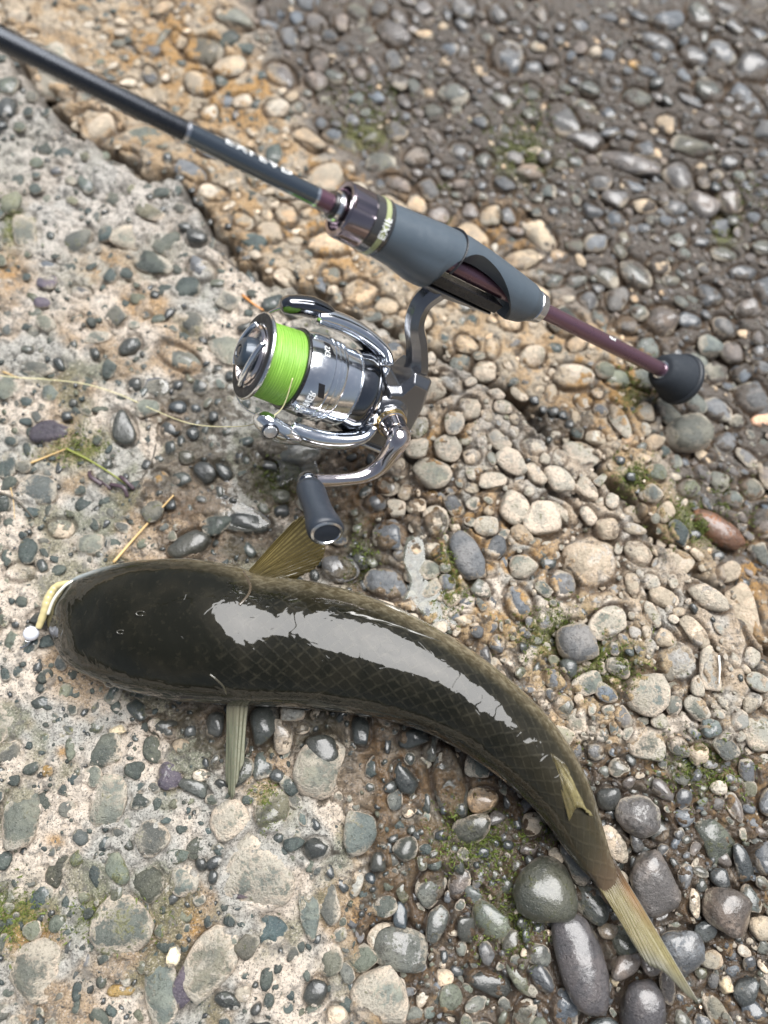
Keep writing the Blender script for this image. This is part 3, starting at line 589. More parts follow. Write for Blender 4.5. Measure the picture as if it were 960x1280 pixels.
def peb_cols(n, kind, edge, seed, u=0, v=0):
    r = random.Random(seed + 5); base, crust, wet, moss_, och = KIND[kind]
    k = r.uniform(.75, 1.3); w = r.gauss(0, .05)
    c = np.clip(np.array(base) * k * np.array([1 + w, 1, 1 - w]), .01, .8)
    if v > 900 and u > 600 or (u > 480 and v < 420): wet = wet + .12
    if 440 < u and 440 < v < 960 and kind not in 'wWRBk':
        crust = crust + .12; wet = wet - .05
        dcr, scr = pdist(np.array(float(u)), np.array(float(v)), CRACK)
        if float(scr) < 0 and float(dcr) < 120: crust += .18; c = c * .5 + np.array([.36, .35, .32]) * .5
    bw = float(blobs(WET, np.array(u), np.array(v))) * .42
    misc = np.stack([np.full(n, crust + r.gauss(0, .08)), np.full(n, wet + bw + r.gauss(0, .08)), edge], -1)
    extra = np.tile([np.clip(moss_ + r.gauss(0, .05) + float(blobs(MOSS, np.array(u), np.array(v))) * .12, 0, 1), r.random(), np.clip(och * r.random(), 0, 1)], (n, 1))
    return np.tile(c, (n, 1)), misc, extra
def side_up(u, v, p):
    z = zones(np.array([p[0]]), np.array([p[1]])); return bool(z[3][0]), float(z[4][0] + z[5][0] * .6 + z[6][0])
groups = {True: [], False: []}
for idx, q in enumerate(placed):
    if isinstance(q[5], tuple): continue
    up, lo = side_up(q[6], q[7], q[0]); groups[up].append((q, idx, lo))
def sink(q, lo, hz_, p_up=False):
    kind = q[4]
    if kind in 'dDGCmMP' and lo < .4: return -.30 * hz_      # embedded: mostly buried
    if kind in 'wW': return -.32 * hz_
    return -.62 * hz_ if lo > .85 and p_up else (-.38 * hz_ if lo > .6 else -.78 * hz_)
for up, lst in groups.items():
    par = G_GRAV if up else G_ROCK
    lst.sort(key=lambda t: -(t[0][8] * (1 if (-10 < t[0][6] < 970 and -10 < t[0][7] < 1290) else .05)))
    SV, SF, SC, SM, SX = [], [], [], [], []; off = 0
    for k, (q, idx, lo) in enumerate(lst):
        p, rx, ry, a, kind, flag, uu, vv_, ar = q
        ind = k < 295
        sd = 3 if ind and ar > 90 else (2 if ar > 22 else 1)
        buried = kind in 'dDGCmMP' and lo < .4
        g, f, edge, hh = pebble_geo(rx, ry, a, kind, sd, idx, hf=(.62 if lo < .5 else .5) if not buried else .46)
        z0 = hz(p[0], p[1])
        c = np.array([p[0], p[1], float(z0)])
        c[2] += sink(q, lo, hh, up)
        cc, mm, xx = peb_cols(len(g), kind, edge, idx, uu, vv_)
        if ind:
            o = mk('pebble', g, f, M_PEB, par, True, {'col': cc, 'misc': mm, 'extra': xx}); o.location = c
        else:
            SV.append(g + c); SF.append(f + off); SC.append(cc); SM.append(mm); SX.append(xx); off += len(g)
    SV = np.concatenate(SV); SF = np.concatenate(SF)
    me = bpy.data.meshes.new('fine_gravel'); me.vertices.add(len(SV)); me.vertices.foreach_set('co', SV.astype(np.float32).ravel())
    me.loops.add(SF.size); me.loops.foreach_set('vertex_index', SF.astype(np.int32).ravel())
    me.polygons.add(len(SF)); me.polygons.foreach_set('loop_start', np.arange(0, SF.size, 3, dtype=np.int32))
    me.polygons.foreach_set('use_smooth', np.ones(len(SF), bool))
    for cn, arr in (('col', SC), ('misc', SM), ('extra', SX)):
        arr = np.concatenate(arr); a_ = me.color_attributes.new(cn, 'FLOAT_COLOR', 'POINT'); f4 = np.ones((len(SV), 4), np.float32); f4[:, :3] = arr; a_.data.foreach_set('color', f4.ravel())
    me.update(calc_edges=True); me.materials.append(M_PEB)
    o = bpy.data.objects.new('fine_gravel', me); COL.objects.link(o); o.parent = par; o['kind'] = 'stuff'
for idx, q in enumerate(placed):
    if not isinstance(q[5], tuple): continue
    p, rx, ry, a, kind, s, uu, vv_, ar = q
    g, f, edge, hh = pebble_geo(rx, ry, a, kind, 3, idx + 900, hf=.7 if kind != 'k' else .9, knob=(kind == 'k'), smooth_=(kind != 'k'))
    cc, mm, xx = peb_cols(len(g), kind, edge, idx, uu, vv_)
    name = {'k': 'knobbly_pebble'}.get(kind, 'cobble' if s[7] == 'cobble' else 'loose_stone')
    o = mk(name, g, f, M_PEB, None, True, {'col': cc, 'misc': mm, 'extra': xx})
    o.location = (p[0], p[1], float(hz(p[0], p[1])) + hh * .18); tag(o, s[6], s[7])

# ------------------------------------------------------------------ puddles (flat water films in the hollows)
M_WATER = water_material('clear_water', (.22, .22, .20), .35)
M_MILKY = water_material('cloudy_water', (.22, .235, .20), .4)
def puddle(pts, label, mat, lift=.0014, z=None):
    c = np.mean(np.array(pts), axis=0)
    zz = z if z is not None else float(np.mean([on_ground(a, b)[2] for a, b in pts])) + lift
    P = catmull([np.array(q) for q in pts + [pts[0]]], 6)[:-1]
    rings = [1.0, .97, .9, .6, .3]; hts = [-.0006, -.0001, .0001, .00015, .00015]
    V_ = []; F_ = []
    for k, (s, h_) in enumerate(zip(rings, hts)):
        for q in P:
            w = c + (q - c) * s; g = gp(w[0], w[1], zz); V_.append((g[0], g[1], zz + h_))
    n = len(P)
    for k in range(len(rings) - 1):
        for i in range(n): i2 = (i + 1) % n; F_.append((k * n + i, k * n + i2, (k + 1) * n + i2, (k + 1) * n + i))
    F_.append(tuple((len(rings) - 1) * n + i for i in range(n)))
    o = mk('puddle', V_, F_, mat); o['kind'] = 'structure'; o['label'] = label; return o
puddle([(340, 545), (365, 550), (388, 565), (398, 590), (400, 625), (385, 622), (368, 600), (350, 608), (348, 580), (335, 565)][::1], 'clear puddle between stones left of the handle knob', M_WATER)
puddle([(258, 612), (285, 600), (300, 625), (325, 640), (338, 655), (318, 664), (285, 662), (270, 648), (262, 632)], 'irregular puddle above the fish head', M_WATER)
puddle([(183, 474), (200, 471), (211, 480), (208, 492), (190, 493), (180, 486)], 'small round puddle left of the reel', M_WATER)
puddle([(508, 672), (525, 668), (531, 690), (524, 712), (540, 730), (562, 742), (574, 768), (570, 792), (548, 785), (525, 765), (505, 752), (512, 728), (503, 700)], 'pale cloudy film of water between stones above the fish back', M_MILKY, lift=.0007)

# ------------------------------------------------------------------ moss tufts
def moss_tufts():
    mb_v, mb_f = [], []
    for (a, b, ra, rb) in MOSS:
        for _ in range(int(ra * rb * .3)):
            uu = rnd.gauss(a, ra * .5); vv_ = rnd.gauss(b, rb * .5)
            if rnd.random() > .35 + (fbm(np.array(uu * .001), np.array(vv_ * .001), .018, 2, 70) > .5) * .6: continue
            p = on_ground(uu, vv_)
            for _k in range(3):
                x = p[0] + rnd.gauss(0, .0009); y = p[1] + rnd.gauss(0, .0009); z = p[2] - .0002; h_ = rnd.uniform(.0007, .0022); w = h_ * .3; t = rnd.uniform(0, 6.28)
                lx, ly = rnd.gauss(0, h_ * .6), rnd.gauss(0, h_ * .6); n = len(mb_v)
                mb_v += [(x - w * math.cos(t), y - w * math.sin(t), z), (x + w * math.cos(t), y + w * math.sin(t), z), (x + lx, y + ly, z + h_)]
                mb_f.append((n, n + 1, n + 2))
    o = mk('moss', mb_v, mb_f, simple('moss_green', (.10, .13, .028), .7, spec=.3), None, False); o['kind'] = 'stuff'; o['label'] = 'short green moss growing between the stones'
moss_tufts()

# ------------------------------------------------------------------ fish (grey mullet seen from above)
UP = [(62, 768), (64, 755), (77, 741), (102, 724), (136, 711), (180, 703), (240, 701), (295, 708), (330, 722), (380, 726), (430, 736), (480, 752), (530, 777), (580, 806), (630, 843), (678, 888), (712, 932), (737, 982), (752, 1030), (766, 1076), (782, 1110), (793, 1142)]
LW = [(62, 772), (62, 785), (69, 803), (89, 829), (120, 848), (164, 864), (220, 875), (278, 881), (330, 883), (375, 886), (420, 891), (470, 899), (520, 912), (565, 932), (608, 960), (648, 992), (678, 1022), (702, 1056), (724, 1084), (743, 1104), (758, 1130), (790, 1148)]
upc = catmull(UP, 6); lwc = catmull(LW, 6); NS = len(upc)
TAILU = .46
def fish_mat():
    m, n, l, p = newmat('wet_fish_skin')
    uv = n.new('ShaderNodeUVMap'); uv.uv_map = 'UVMap'
    sx = n.new('ShaderNodeSeparateXYZ'); l.new(uv.outputs[0], sx.inputs[0]); U_, V_ = sx.outputs[0], sx.outputs[1]   # u = mm along, v = mm around (0 at the back)
    geo = n.new('ShaderNodeNewGeometry'); P = geo.outputs['Position']
    # diamond lattice of scales
    mp = n.new('ShaderNodeMapping'); mp.inputs['Rotation'].default_value = (0, 0, math.radians(45)); mp.inputs['Scale'].default_value = (175, 175, 175)
    sc = n.new('ShaderNodeVectorMath'); sc.operation = 'MULTIPLY'; sc.inputs[1].default_value = (1.0, 1.25, 1); l.new(uv.outputs[0], sc.inputs[0])
    l.new(sc.outputs[0], mp.inputs['Vector'])
    vo = n.new('ShaderNodeTexVoronoi'); vo.feature = 'DISTANCE_TO_EDGE'; vo.inputs['Randomness'].default_value = .12; vo.inputs['Scale'].default_value = 1.0
    l.new(mp.outputs[0], vo.inputs['Vector'])
    vf = n.new('ShaderNodeTexVoronoi'); vf.feature = 'F1'; vf.inputs['Randomness'].default_value = .12; vf.inputs['Scale'].default_value = 1.0; l.new(mp.outputs[0], vf.inputs['Vector'])
    edge = rng_(n, l, vo.outputs['Distance'], .02, .16, 1, 0)
    body = rng_(n, l, U_, .095, .135)                       # scales start behind the head
    n1 = noisen(n, l, P, 55, 2, .5, .5); n2 = noisen(n, l, P, 300, 5, .6); n3 = noisen(n, l, P, 1400, 3)
    # v in metres: negative = screen-down flank, positive = screen-up flank
    base = mixc(n, l, rng_(n, l, n1, .2, 1.0), (.0055, .0055, .003), (.011, .010, .006))
    base = mixc(n, l, mathn(n, l, 'MULTIPLY', rng_(n, l, n2, .65, 1.0), .4), base, (.020, .018, .011))
    za = n.new('ShaderNodeAttribute'); za.attribute_name = 'zone'; zs_ = n.new('ShaderNodeSeparateColor'); l.new(za.outputs['Color'], zs_.inputs[0]); flank, flank2, cheek = zs_.outputs
    fcol = mixc(n, l, rng_(n, l, n2, .2, .9), (.10, .080, .045), (.20, .17, .11))
    base = mixc(n, l, mathn(n, l, 'MULTIPLY', flank, .9), base, fcol)
    base = mixc(n, l, flank2, base, (.018, .017, .012))
    tail = rng_(n, l, U_, .24, .42)
    base = mixc(n, l, mathn(n, l, 'MULTIPLY', tail, .7), base, (.075, .062, .036))
    base = mixc(n, l, rng_(n, l, U_, TAILU - .045, TAILU - .015), base, (.075, .052, .032))
    cheek = mathn(n, l, 'MULTIPLY', cheek, rng_(n, l, n1, .0, .6, .4, 1))
    base = mixc(n, l, cheek, base, (.42, .48, .50))
    light_edge = mathn(n, l, 'MULTIPLY', mathn(n, l, 'MULTIPLY', edge, rng_(n, l, n2, .1, .8)), mathn(n, l, 'MULTIPLY', body, mathn(n, l, 'MULTIPLY_ADD', flank, .34, .05)))
    base = mixc(n, l, light_edge, base, (.22, .20, .14))
    l.new(base, p.inputs['Base Color'])
    p.inputs['Roughness'].default_value = .5; p.inputs['Specular IOR Level'].default_value = .04
    p.inputs['Coat Weight'].default_value = 1.0; p.inputs['Coat Roughness'].default_value = .01; p.inputs['Coat IOR'].default_value = 1.43
    b = n.new('ShaderNodeBump'); b.inputs['Distance'].default_value = .0004; b.inputs['Strength'].default_value = .4
    hgt = mathn(n, l, 'MULTIPLY', mathn(n, l, 'SUBTRACT', 1.0, edge), body); hgt = mathn(n, l, 'ADD', hgt, mathn(n, l, 'MULTIPLY', n2, .3))
    l.new(hgt, b.inputs['Height']); l.new(b.outputs[0], p.inputs['Normal'])
    # water film: smooth with ripples and wrinkles that tear the edge of the glare
    b2 = n.new('ShaderNodeBump'); b2.inputs['Distance'].default_value = .0011; b2.inputs['Strength'].default_value = .55
    tear = rng_(n, l, noisen(n, l, P, 95, 1, .4, 1.6), .56, .88)
    h2 = mathn(n, l, 'ADD', mathn(n, l, 'MULTIPLY_ADD', tear, .085, mathn(n, l, 'MULTIPLY', n1, .45)), mathn(n, l, 'MULTIPLY', n2, .007))
    h2 = mathn(n, l, 'ADD', h2, mathn(n, l, 'MULTIPLY', mathn(n, l, 'MULTIPLY', rng_(n, l, vo.outputs['Distance'], .0, .3), body), .009))
    l.new(h2, b2.inputs['Height']); l.new(b2.outputs[0], p.inputs['Coat Normal'])
    return m
NR = 48; FV = []; FF = []; FUV = []; cent = []; FZ = []
along = 0.0; prevc = None; ST = []; zfit = [.026] * NS
for pas in range(3):
  along = 0.0; prevc = None; ST = []; cent = []
  for i in range(NS):
      t = i / (NS - 1)
      zc0 = zfit[i]
      a = gp(upc[i][0], upc[i][1], zc0); b = gp(lwc[i][0], lwc[i][1], zc0)
      c = (a + b) / 2; hw = np.linalg.norm(a - b) / 2 * 1.0; side = (a - b) / (np.linalg.norm(a - b) + 1e-9)
      if prevc is not None: along += np.linalg.norm(c - prevc)
      prevc = c
      # half height: flat head, deep body, slim tail stalk
      hh = hw * np.interp(t, [0, .15, .35, .6, .8, .9, 1], [.62, .66, .78, .92, 1.0, .72, .1])
      g = float(hz(c[0], c[1])); zc = g + .0015 + hh * .93 + .009 * float(sstep(.6, .85, t))
      ST.append((c, hw, hh, side, along))
      cent.append([c[0], c[1], zc])
  zs = np.array([q[2] for q in cent]); k_ = np.ones(21) / 21; zs = np.convolve(np.pad(zs, 10, 'edge'), k_, 'valid'); zfit = list(zs)
for i in range(NS):
    c, hw, hh, side, al = ST[i]; c = np.array([c[0], c[1], zs[i]]); cent[i] = c
    ROLL = math.radians(np.interp(i / (NS - 1), [0, .35, .7, 1], [2, 8, 20, 34]))   # the tail rolls its back towards the lower left
    t = i / (NS - 1)
    arc = 0; prev = None; ring = []
    for k in range(NR):
        th = 2 * math.pi * k / NR                      # 0 = top
        ex = np.interp(t, [0, .3, 1], [.93, .95, 1.0])
        sx_ = math.copysign(abs(math.sin(th)) ** ex, math.sin(th)); cz = math.copysign(abs(math.cos(th)) ** (1.0 if math.cos(th) > 0 else .8), math.cos(th))
        bl = .0016 * math.exp(-((t - .13) / .035) ** 2) * (math.exp(-((th - math.radians(66)) / .35) ** 2) + math.exp(-((th - math.radians(294)) / .35) ** 2))
        bl += .0007 * math.sin(t * 60 + 2 * math.sin(th * 2)) * math.exp(-((t - .2) / .12) ** 2) * max(0, math.cos(th)) ** 2
        bl += .0009 * float(sstep(.31, .285, t)) * abs(math.sin(th)) - .0006 * mnoise.noise(Vector((t * 9, th * 1.2, 5)))
        ring.append(c + side * (hw * sx_ + bl * math.sin(th)) + np.array([0, 0, 1.0]) * (hh * cz + bl * math.cos(th)))
    per = (hw + hh) * math.pi
    for k in range(NR):
        th = 2 * math.pi * k / NR; th = th if th <= math.pi else th - 2 * math.pi
        dg_ = math.degrees(th); f0 = np.interp(t, [0, .2, .35, .6, 1], [88, 70, 46, 36, 30])
        FZ.append((float(sstep(f0 - 10, f0 + 30, dg_)), float(sstep(-62, -84, dg_)), float(sstep(50, 66, dg_) * sstep(.015, .05, t) * sstep(.24, .13, t))))
        FV.append(ring[k]); FUV.append((al, (th - ROLL * .6) / (2 * math.pi) * per * 1.0))
for i in range(NS - 1):
    for k in range(NR):
        k2 = (k + 1) % NR; FF.append((i * NR + k, i * NR + k2, (i + 1) * NR + k2, (i + 1) * NR + k))
FF.append(tuple(range(NR))[::-1]); FF.append(tuple((NS - 1) * NR + k for k in range(NR)))
fish = thing('mullet', 'dark wet grey mullet lying belly down in a curve on the rock under the reel', 'fish')
TAILU = ST[-1][4]; M_FISH = fish_mat()
print('DBG tail', TAILU)
body = mk('body', FV, FF, M_FISH, fish, True, {'zone': FZ}, FUV)
sub = body.modifiers.new('sub', 'SUBSURF'); sub.levels = 1; sub.render_levels = 1

from mathutils.bvhtree import BVHTree
BV = BVHTree.FromPolygons([tuple(map(float, q)) for q in FV], [tuple(q) for q in FF])
def onfish(u_, v_, lift=0.0):
    r_ = Vector(ray(u_, v_)).normalized(); h_ = BV.ray_cast(Vector(CC), r_)
    if h_[0] is None: return gp(u_, v_, zfit[-8])
    return np.array(h_[0] - r_ * lift)
ZE = float(zs[-14]); print('DBG ZE', ZE)
def fin_mat(name, c1, c2, c3, tail=False):
    m, n, l, p = newmat(name)
    uv = n.new('ShaderNodeUVMap'); uv.uv_map = 'UVMap'; sx = n.new('ShaderNodeSeparateXYZ'); l.new(uv.outputs[0], sx.inputs[0])
    wv = mathn(n, l, 'SINE', mathn(n, l, 'MULTIPLY', sx.outputs[0], 2 * math.pi)); wv = rng_(n, l, wv, -.6, .8)
    geo = n.new('ShaderNodeNewGeometry'); nz = noisen(n, l, geo.outputs['Position'], 500, 4)
    col = mixc(n, l, wv, c1, c2); col = mixc(n, l, mathn(n, l, 'MULTIPLY', rng_(n, l, sx.outputs[1], .35, 0.0), .8), col, c3)
    col = mixc(n, l, mathn(n, l, 'MULTIPLY', rng_(n, l, nz, .5, .7), .35), col, c3)
    if tail:
        t_ = sx.outputs[1]; sidex = sx.outputs[0]
        og = mathn(n, l, 'MULTIPLY', rng_(n, l, t_, .65, .2), rng_(n, l, sidex, 9, 2)); col = mixc(n, l, og, col, (.22, .12, .045))
        col = mixc(n, l, mathn(n, l, 'MULTIPLY', rng_(n, l, t_, .30, .04), .95), col, (.055, .04, .028))
        col = mixc(n, l, rng_(n, l, t_, .72, 1.0), col, (.13, .125, .09))
        col = mixc(n, l, rng_(n, l, sidex, .35, .05), col, (.42, .40, .34))
    l.new(col, p.inputs['Base Color']); p.inputs['Roughness'].default_value = .28; p.inputs['Coat Weight'].default_value = .7; p.inputs['Coat Roughness'].default_value = .08
    out = n['Material Output']; tl = n.new('ShaderNodeBsdfTranslucent'); l.new(col, tl.inputs[0])
    mx = n.new('ShaderNodeMixShader'); mx.inputs[0].default_value = .28; l.new(p.outputs[0], mx.inputs[1]); l.new(tl.outputs[0], mx.inputs[2]); l.new(mx.outputs[0], out.inputs['Surface'])
    return m
def fan(name, root, tip, rays, mat, parent, amp=.00035, nl=14, thick=.0003, bulge=0.0, bn=None):
    """membrane between two curves with raised rays running from root to tip"""
    per = 6; n = rays * per + 1
    R_ = catmull(root, 20); T_ = catmull(tip, 20)
    def samp(C, t): x = t * (len(C) - 1); i = min(int(x), len(C) - 2); return C[i] * (1 - (x - i)) + C[i + 1] * (x - i)
    grid = np.zeros((n, nl + 1, 3))
    for i in range(n):
        a, b = samp(R_, i / (n - 1)), samp(T_, i / (n - 1))
        for j in range(nl + 1):
            grid[i, j] = a + (b - a) * (j / nl)
    du = np.gradient(grid, axis=0); dv = np.gradient(grid, axis=1); nn = np.cross(du, dv); nn /= np.linalg.norm(nn, axis=2, keepdims=True) + 1e-12
    ph = np.cos(np.arange(n) / per * 2 * np.pi)[:, None]; fade = np.linspace(.4, 1, nl + 1)[None, :]
    jit = np.array([[mnoise.noise(Vector((i * .13, j * .3, 3.3 + len(name)))) for j in range(nl + 1)] for i in range(n)])
    base = grid + nn * (ph * amp * fade + jit * amp * 1.5)[..., None]
    base += nn * (bulge * np.sin(np.linspace(0, np.pi, n))[:, None] * np.linspace(0, 1, nl + 1)[None, :])[..., None]
    # ragged tip
    V_ = list((base + nn * thick / 2).reshape(-1, 3)) + list((base - nn * thick / 2).reshape(-1, 3)); N = n * (nl + 1); F_ = []; UVs = [(i / per, j / nl) for i in range(n) for j in range(nl + 1)] * 2
    for i in range(n - 1):
        for j in range(nl):
            a = i * (nl + 1) + j; q = (a, a + nl + 1, a + nl + 2, a + 1); F_.append(q); F_.append(tuple(x + N for x in q[::-1]))
    def wall(idx):
        for a, b in zip(idx[:-1], idx[1:]): F_.append((a, b, b + N, a + N))
    wall([j for j in range(nl + 1)]); wall([i * (nl + 1) + nl for i in range(n)]); wall([(n - 1) * (nl + 1) + j for j in range(nl, -1, -1)]); wall([i * (nl + 1) for i in range(n - 1, -1, -1)])
    return mk(name, V_, F_, mat, parent, True, None, UVs)
M_FIN = fin_mat('olive_fin', (.10, .075, .022), (.30, .24, .09), (.09, .07, .025))
M_TAIL = fin_mat('tail_fin_membrane', (.17, .135, .055), (.26, .23, .11), (.14, .11, .045), True)
M_FIN3 = fin_mat('yellow_fin', (.10, .080, .03), (.25, .215, .10), (.05, .04, .02))
M_FIN2 = fin_mat('grey_fin', (.14, .15, .10), (.30, .30, .22), (.20, .18, .12))
def g3(u_, v_, z): return gp(u_, v_, z)
# near pectoral, raised, behind the knob
fan('pectoral_fin', [g3(308, 716, .030), g3(322, 721, .028), g3(352, 726, .024)], [g3(366, 652, .040), g3(380, 644, .040), g3(398, 662, .036), g3(405, 684, .030), g3(394, 706, .024), g3(366, 724, .020)], 22, M_FIN, fish, .0003, nl=20, bulge=.003)
fan('pectoral_fin', [g3(283, 876, .022), g3(296, 876, .026), g3(311, 876, .022)], [g3(283, 972, .006), g3(286, 992, .005), g3(291, 998, .005), g3(297, 975, .008), g3(306, 945, .011)], 6, M_FIN2, fish, .0005)
# second dorsal fin lying against the tail stalk
fan('dorsal_fin', [onfish(688, 941, .0004), onfish(697, 947, .0006), onfish(707, 955, .0004)], [onfish(711, 1028, .0020), onfish(719, 1012, .0026), onfish(727, 1010, .0028), onfish(736, 1018, .0026), gp(748, 1024, zfit[-28])], 9, M_FIN3, fish, .0004)
# first dorsal fin folded flat in its groove
fan('folded_dorsal_fin', [onfish(430, 766, .0001), onfish(480, 780, .0001), onfish(548, 801, .0001)], [onfish(440, 764, .0010), onfish(490, 779, .0012), onfish(552, 802, .0004)], 5, simple('dark_fin', (.03, .028, .018), .3, coat=.8), fish, .0002, nl=5)
zt = .018
fan('tail_fin', [g3(765, 1070, ZE), g3(757, 1082, ZE), g3(742, 1099, ZE)], [g3(874, 1254, ZE - .005), g3(856, 1244, ZE - .003), g3(838, 1227, ZE - .001), g3(822, 1211, ZE), g3(806, 1202, ZE), g3(792, 1182, ZE), g3(768, 1140, ZE)], 16, M_TAIL, fish, .00028, nl=22, bulge=.003)
# gill cover edge, nostrils, lips, eyes
M_GILL = simple('gill_cover_edge', (.06, .045, .028), .25, coat=.8, noise_amt=.3)
def surf_pt(i, th):
    c, hw, hh, side, al = ST[i]; c = cent[i]; t = i / (NS - 1); ex = np.interp(t, [0, .3, 1], [.93, .95, 1.0])
    sx_ = math.copysign(abs(math.sin(th)) ** ex, math.sin(th)); cz = math.copysign(abs(math.cos(th)) ** (1.0 if math.cos(th) > 0 else .8), math.cos(th))
    return c + side * (hw * sx_) + np.array([0, 0, 1.0]) * (hh * cz)
def idx_at(u_):  # ring whose centre has this pixel u
    return min(range(NS), key=lambda i: abs((upc[i][0] + lwc[i][0]) / 2 - u_))
ig = idx_at(300)
MB().tube(catmull([onfish(a_, b_, .0002) for a_, b_ in ((304, 714), (308, 722), (313, 732), (311, 742), (305, 750), (299, 756))], 4), [(.0002, .0007)] * 21, 8).build('gill_cover', M_GILL, fish)
MB().tube(catmull([onfish(a_, b_, .0001) for a_, b_ in ((283, 868), (279, 858), (270, 849), (262, 843))], 4), [(.0002, .0005)] * 13, 8).build('gill_cover', simple('dark_gill_edge', (.04, .036, .022), .25, coat=.8), fish)
M_EYE = simple('eye_gloss', (.008, .008, .008), .05, coat=1.0); M_IRIS = simple('eye_iris', (.06, .05, .025), .25, metal=.3, coat=1.0)
for sgn in (1, -1):
    ie = idx_at(150); p = surf_pt(ie, sgn * math.radians(80)); c, hw, hh, side, al = ST[ie]
    n_ = Vector(side * sgn * .92 + np.array([0, 0, .4])).normalized(); M_ = Matrix.Translation(Vector(p) - n_ * .0035) @ n_.to_track_quat('X', 'Z').to_matrix().to_4x4()
    e = MB().lathe([(.0048 * math.cos(a), .0048 * math.sin(a)) for a in np.linspace(math.pi * .55, 0.001, 12)], 24).xf(M_).build('eye', M_IRIS, fish)
    MB().lathe([(.0051 * math.cos(a), .0051 * math.sin(a)) for a in np.linspace(math.radians(28), 0.001, 8)], 20).xf(M_).build('pupil', M_EYE, e)
for (uu, vv_, s) in ((176, 767, 1), (151, 790, .8)):
    ray_ = ray(uu, vv_); p = onfish(uu, vv_, .0002)
    MB().tube([p + np.array([.0022 * s * math.cos(a), .0011 * s * math.sin(a), .0002]) for a in np.linspace(.6, 5.4, 14)], .00035, 8).build('nostril', simple('nostril_rim', (.03, .028, .02), .15, coat=1.0), fish)
# mouth: pale lip wrapped round the snout
MB().tube([surf_pt(k, math.radians(104)) for k in range(26, 1, -2)] + [surf_pt(1, math.radians(180))] + [surf_pt(k, -math.radians(104)) for k in range(2, 14, 2)], [(.0016, .0012)] * 20, 10).build('lip', simple('pale_lip', (.42, .40, .34), .2, coat=1.0), fish)

# ------------------------------------------------------------------ rod and reel frame
B = gp(852, 475, -.006); L = bpd(0, 48, .26)
A = (L - B) / np.linalg.norm(L - B)
OFF = .080; PHI = math.radians(124)
e1 = np.cross(A, [0, 0, 1.0]); e1 /= np.linalg.norm(e1); e2 = np.cross(A, e1)
D = math.cos(PHI) * e1 + math.sin(PHI) * e2; S = np.cross(A, D)      # D: rod -> reel, S: handle side
TB = .187                                                            # along the rod from the butt
O = B + A * TB + D * OFF
FRAME = Matrix(((A[0], S[0], -D[0], O[0]), (A[1], S[1], -D[1], O[1]), (A[2], S[2], -D[2], O[2]), (0, 0, 0, 1)))
ROD = Matrix(((A[0], S[0], -D[0], B[0]), (A[1], S[1], -D[1], B[1]), (A[2], S[2], -D[2], B[2]), (0, 0, 0, 1)))
def loc(u_, v_, y=0.0):
    """reel-frame point seen at a pixel on the plane y = const"""
    p = plane_hit(u_, v_, O + S * y, S) - O; return np.array([p @ A, y, -(p @ D)])
def rodx(u_):
    """distance along the rod from the butt at pixel column u"""
    lo, hi = -.1, .7
    for _ in range(50):
        mid = (lo + hi) / 2; q = B + A * mid
        if proj(*q)[0] > u_: lo = mid
        else: hi = mid
    return lo
print('DBG frame', 'O px', proj(*O), 'S px', proj(*(O + S * .04)), 'front', proj(*(O + A * .07)), 'Oz', O[2])
# camera-facing angle about the axis, in the (y, z) plane of the frame
vw = (CC - (O + A * .04)); vw = vw / np.linalg.norm(vw)
vy, vz = vw @ S, vw @ (-D); VA = math.atan2(vz, vy)                  # direction towards the camera
print('DBG VA', math.degrees(VA))

M_MATTE = simple('matte_black_blank', (.050, .055, .064), .26, metal=.9, coat=.3, noise_amt=.15, coat_rough=.2)
M_TEAL = simple('gloss_dark_blank', (.13, .16, .19), .13, metal=.9, coat=.8, noise_amt=.1, coat_rough=.1)
M_PURPLE = simple('purple_blank', (.15, .075, .105), .30, metal=.7, coat=.9, noise_amt=.15, coat_rough=.12)
M_PCHROME = simple('purple_chrome', (.36, .31, .34), .12, metal=1.0, noise_amt=.3)
M_SILVER = simple('silver_trim', (.75, .76, .78), .18, metal=1.0, noise_amt=.3)
M_RUBBER = simple('soft_touch_grey', (.060, .080, .100), .36, spec=.6, noise_amt=.2, bump=.15, bump_scale=3000, coat=.15, coat_rough=.4)
M_EVA = simple('foam_black', (.018, .023, .030), .72, spec=.35, noise_amt=.1, bump=.8, bump_scale=2600)
M_BAND = simple('label_band', (.10, .10, .10), .22, metal=.7, coat=.7)
M_GREENB = simple('green_stripe', (.30, .33, .17), .25, coat=.8)
M_WHITE = simple('white_lettering', (.82, .84, .84), .35)
M_GOLD = simple('gold_ring', (.80, .60, .25), .2, metal=1.0)
M_BLACKP = simple('black_plastic', (.012, .012, .014), .3, coat=.3, noise_amt=.3)

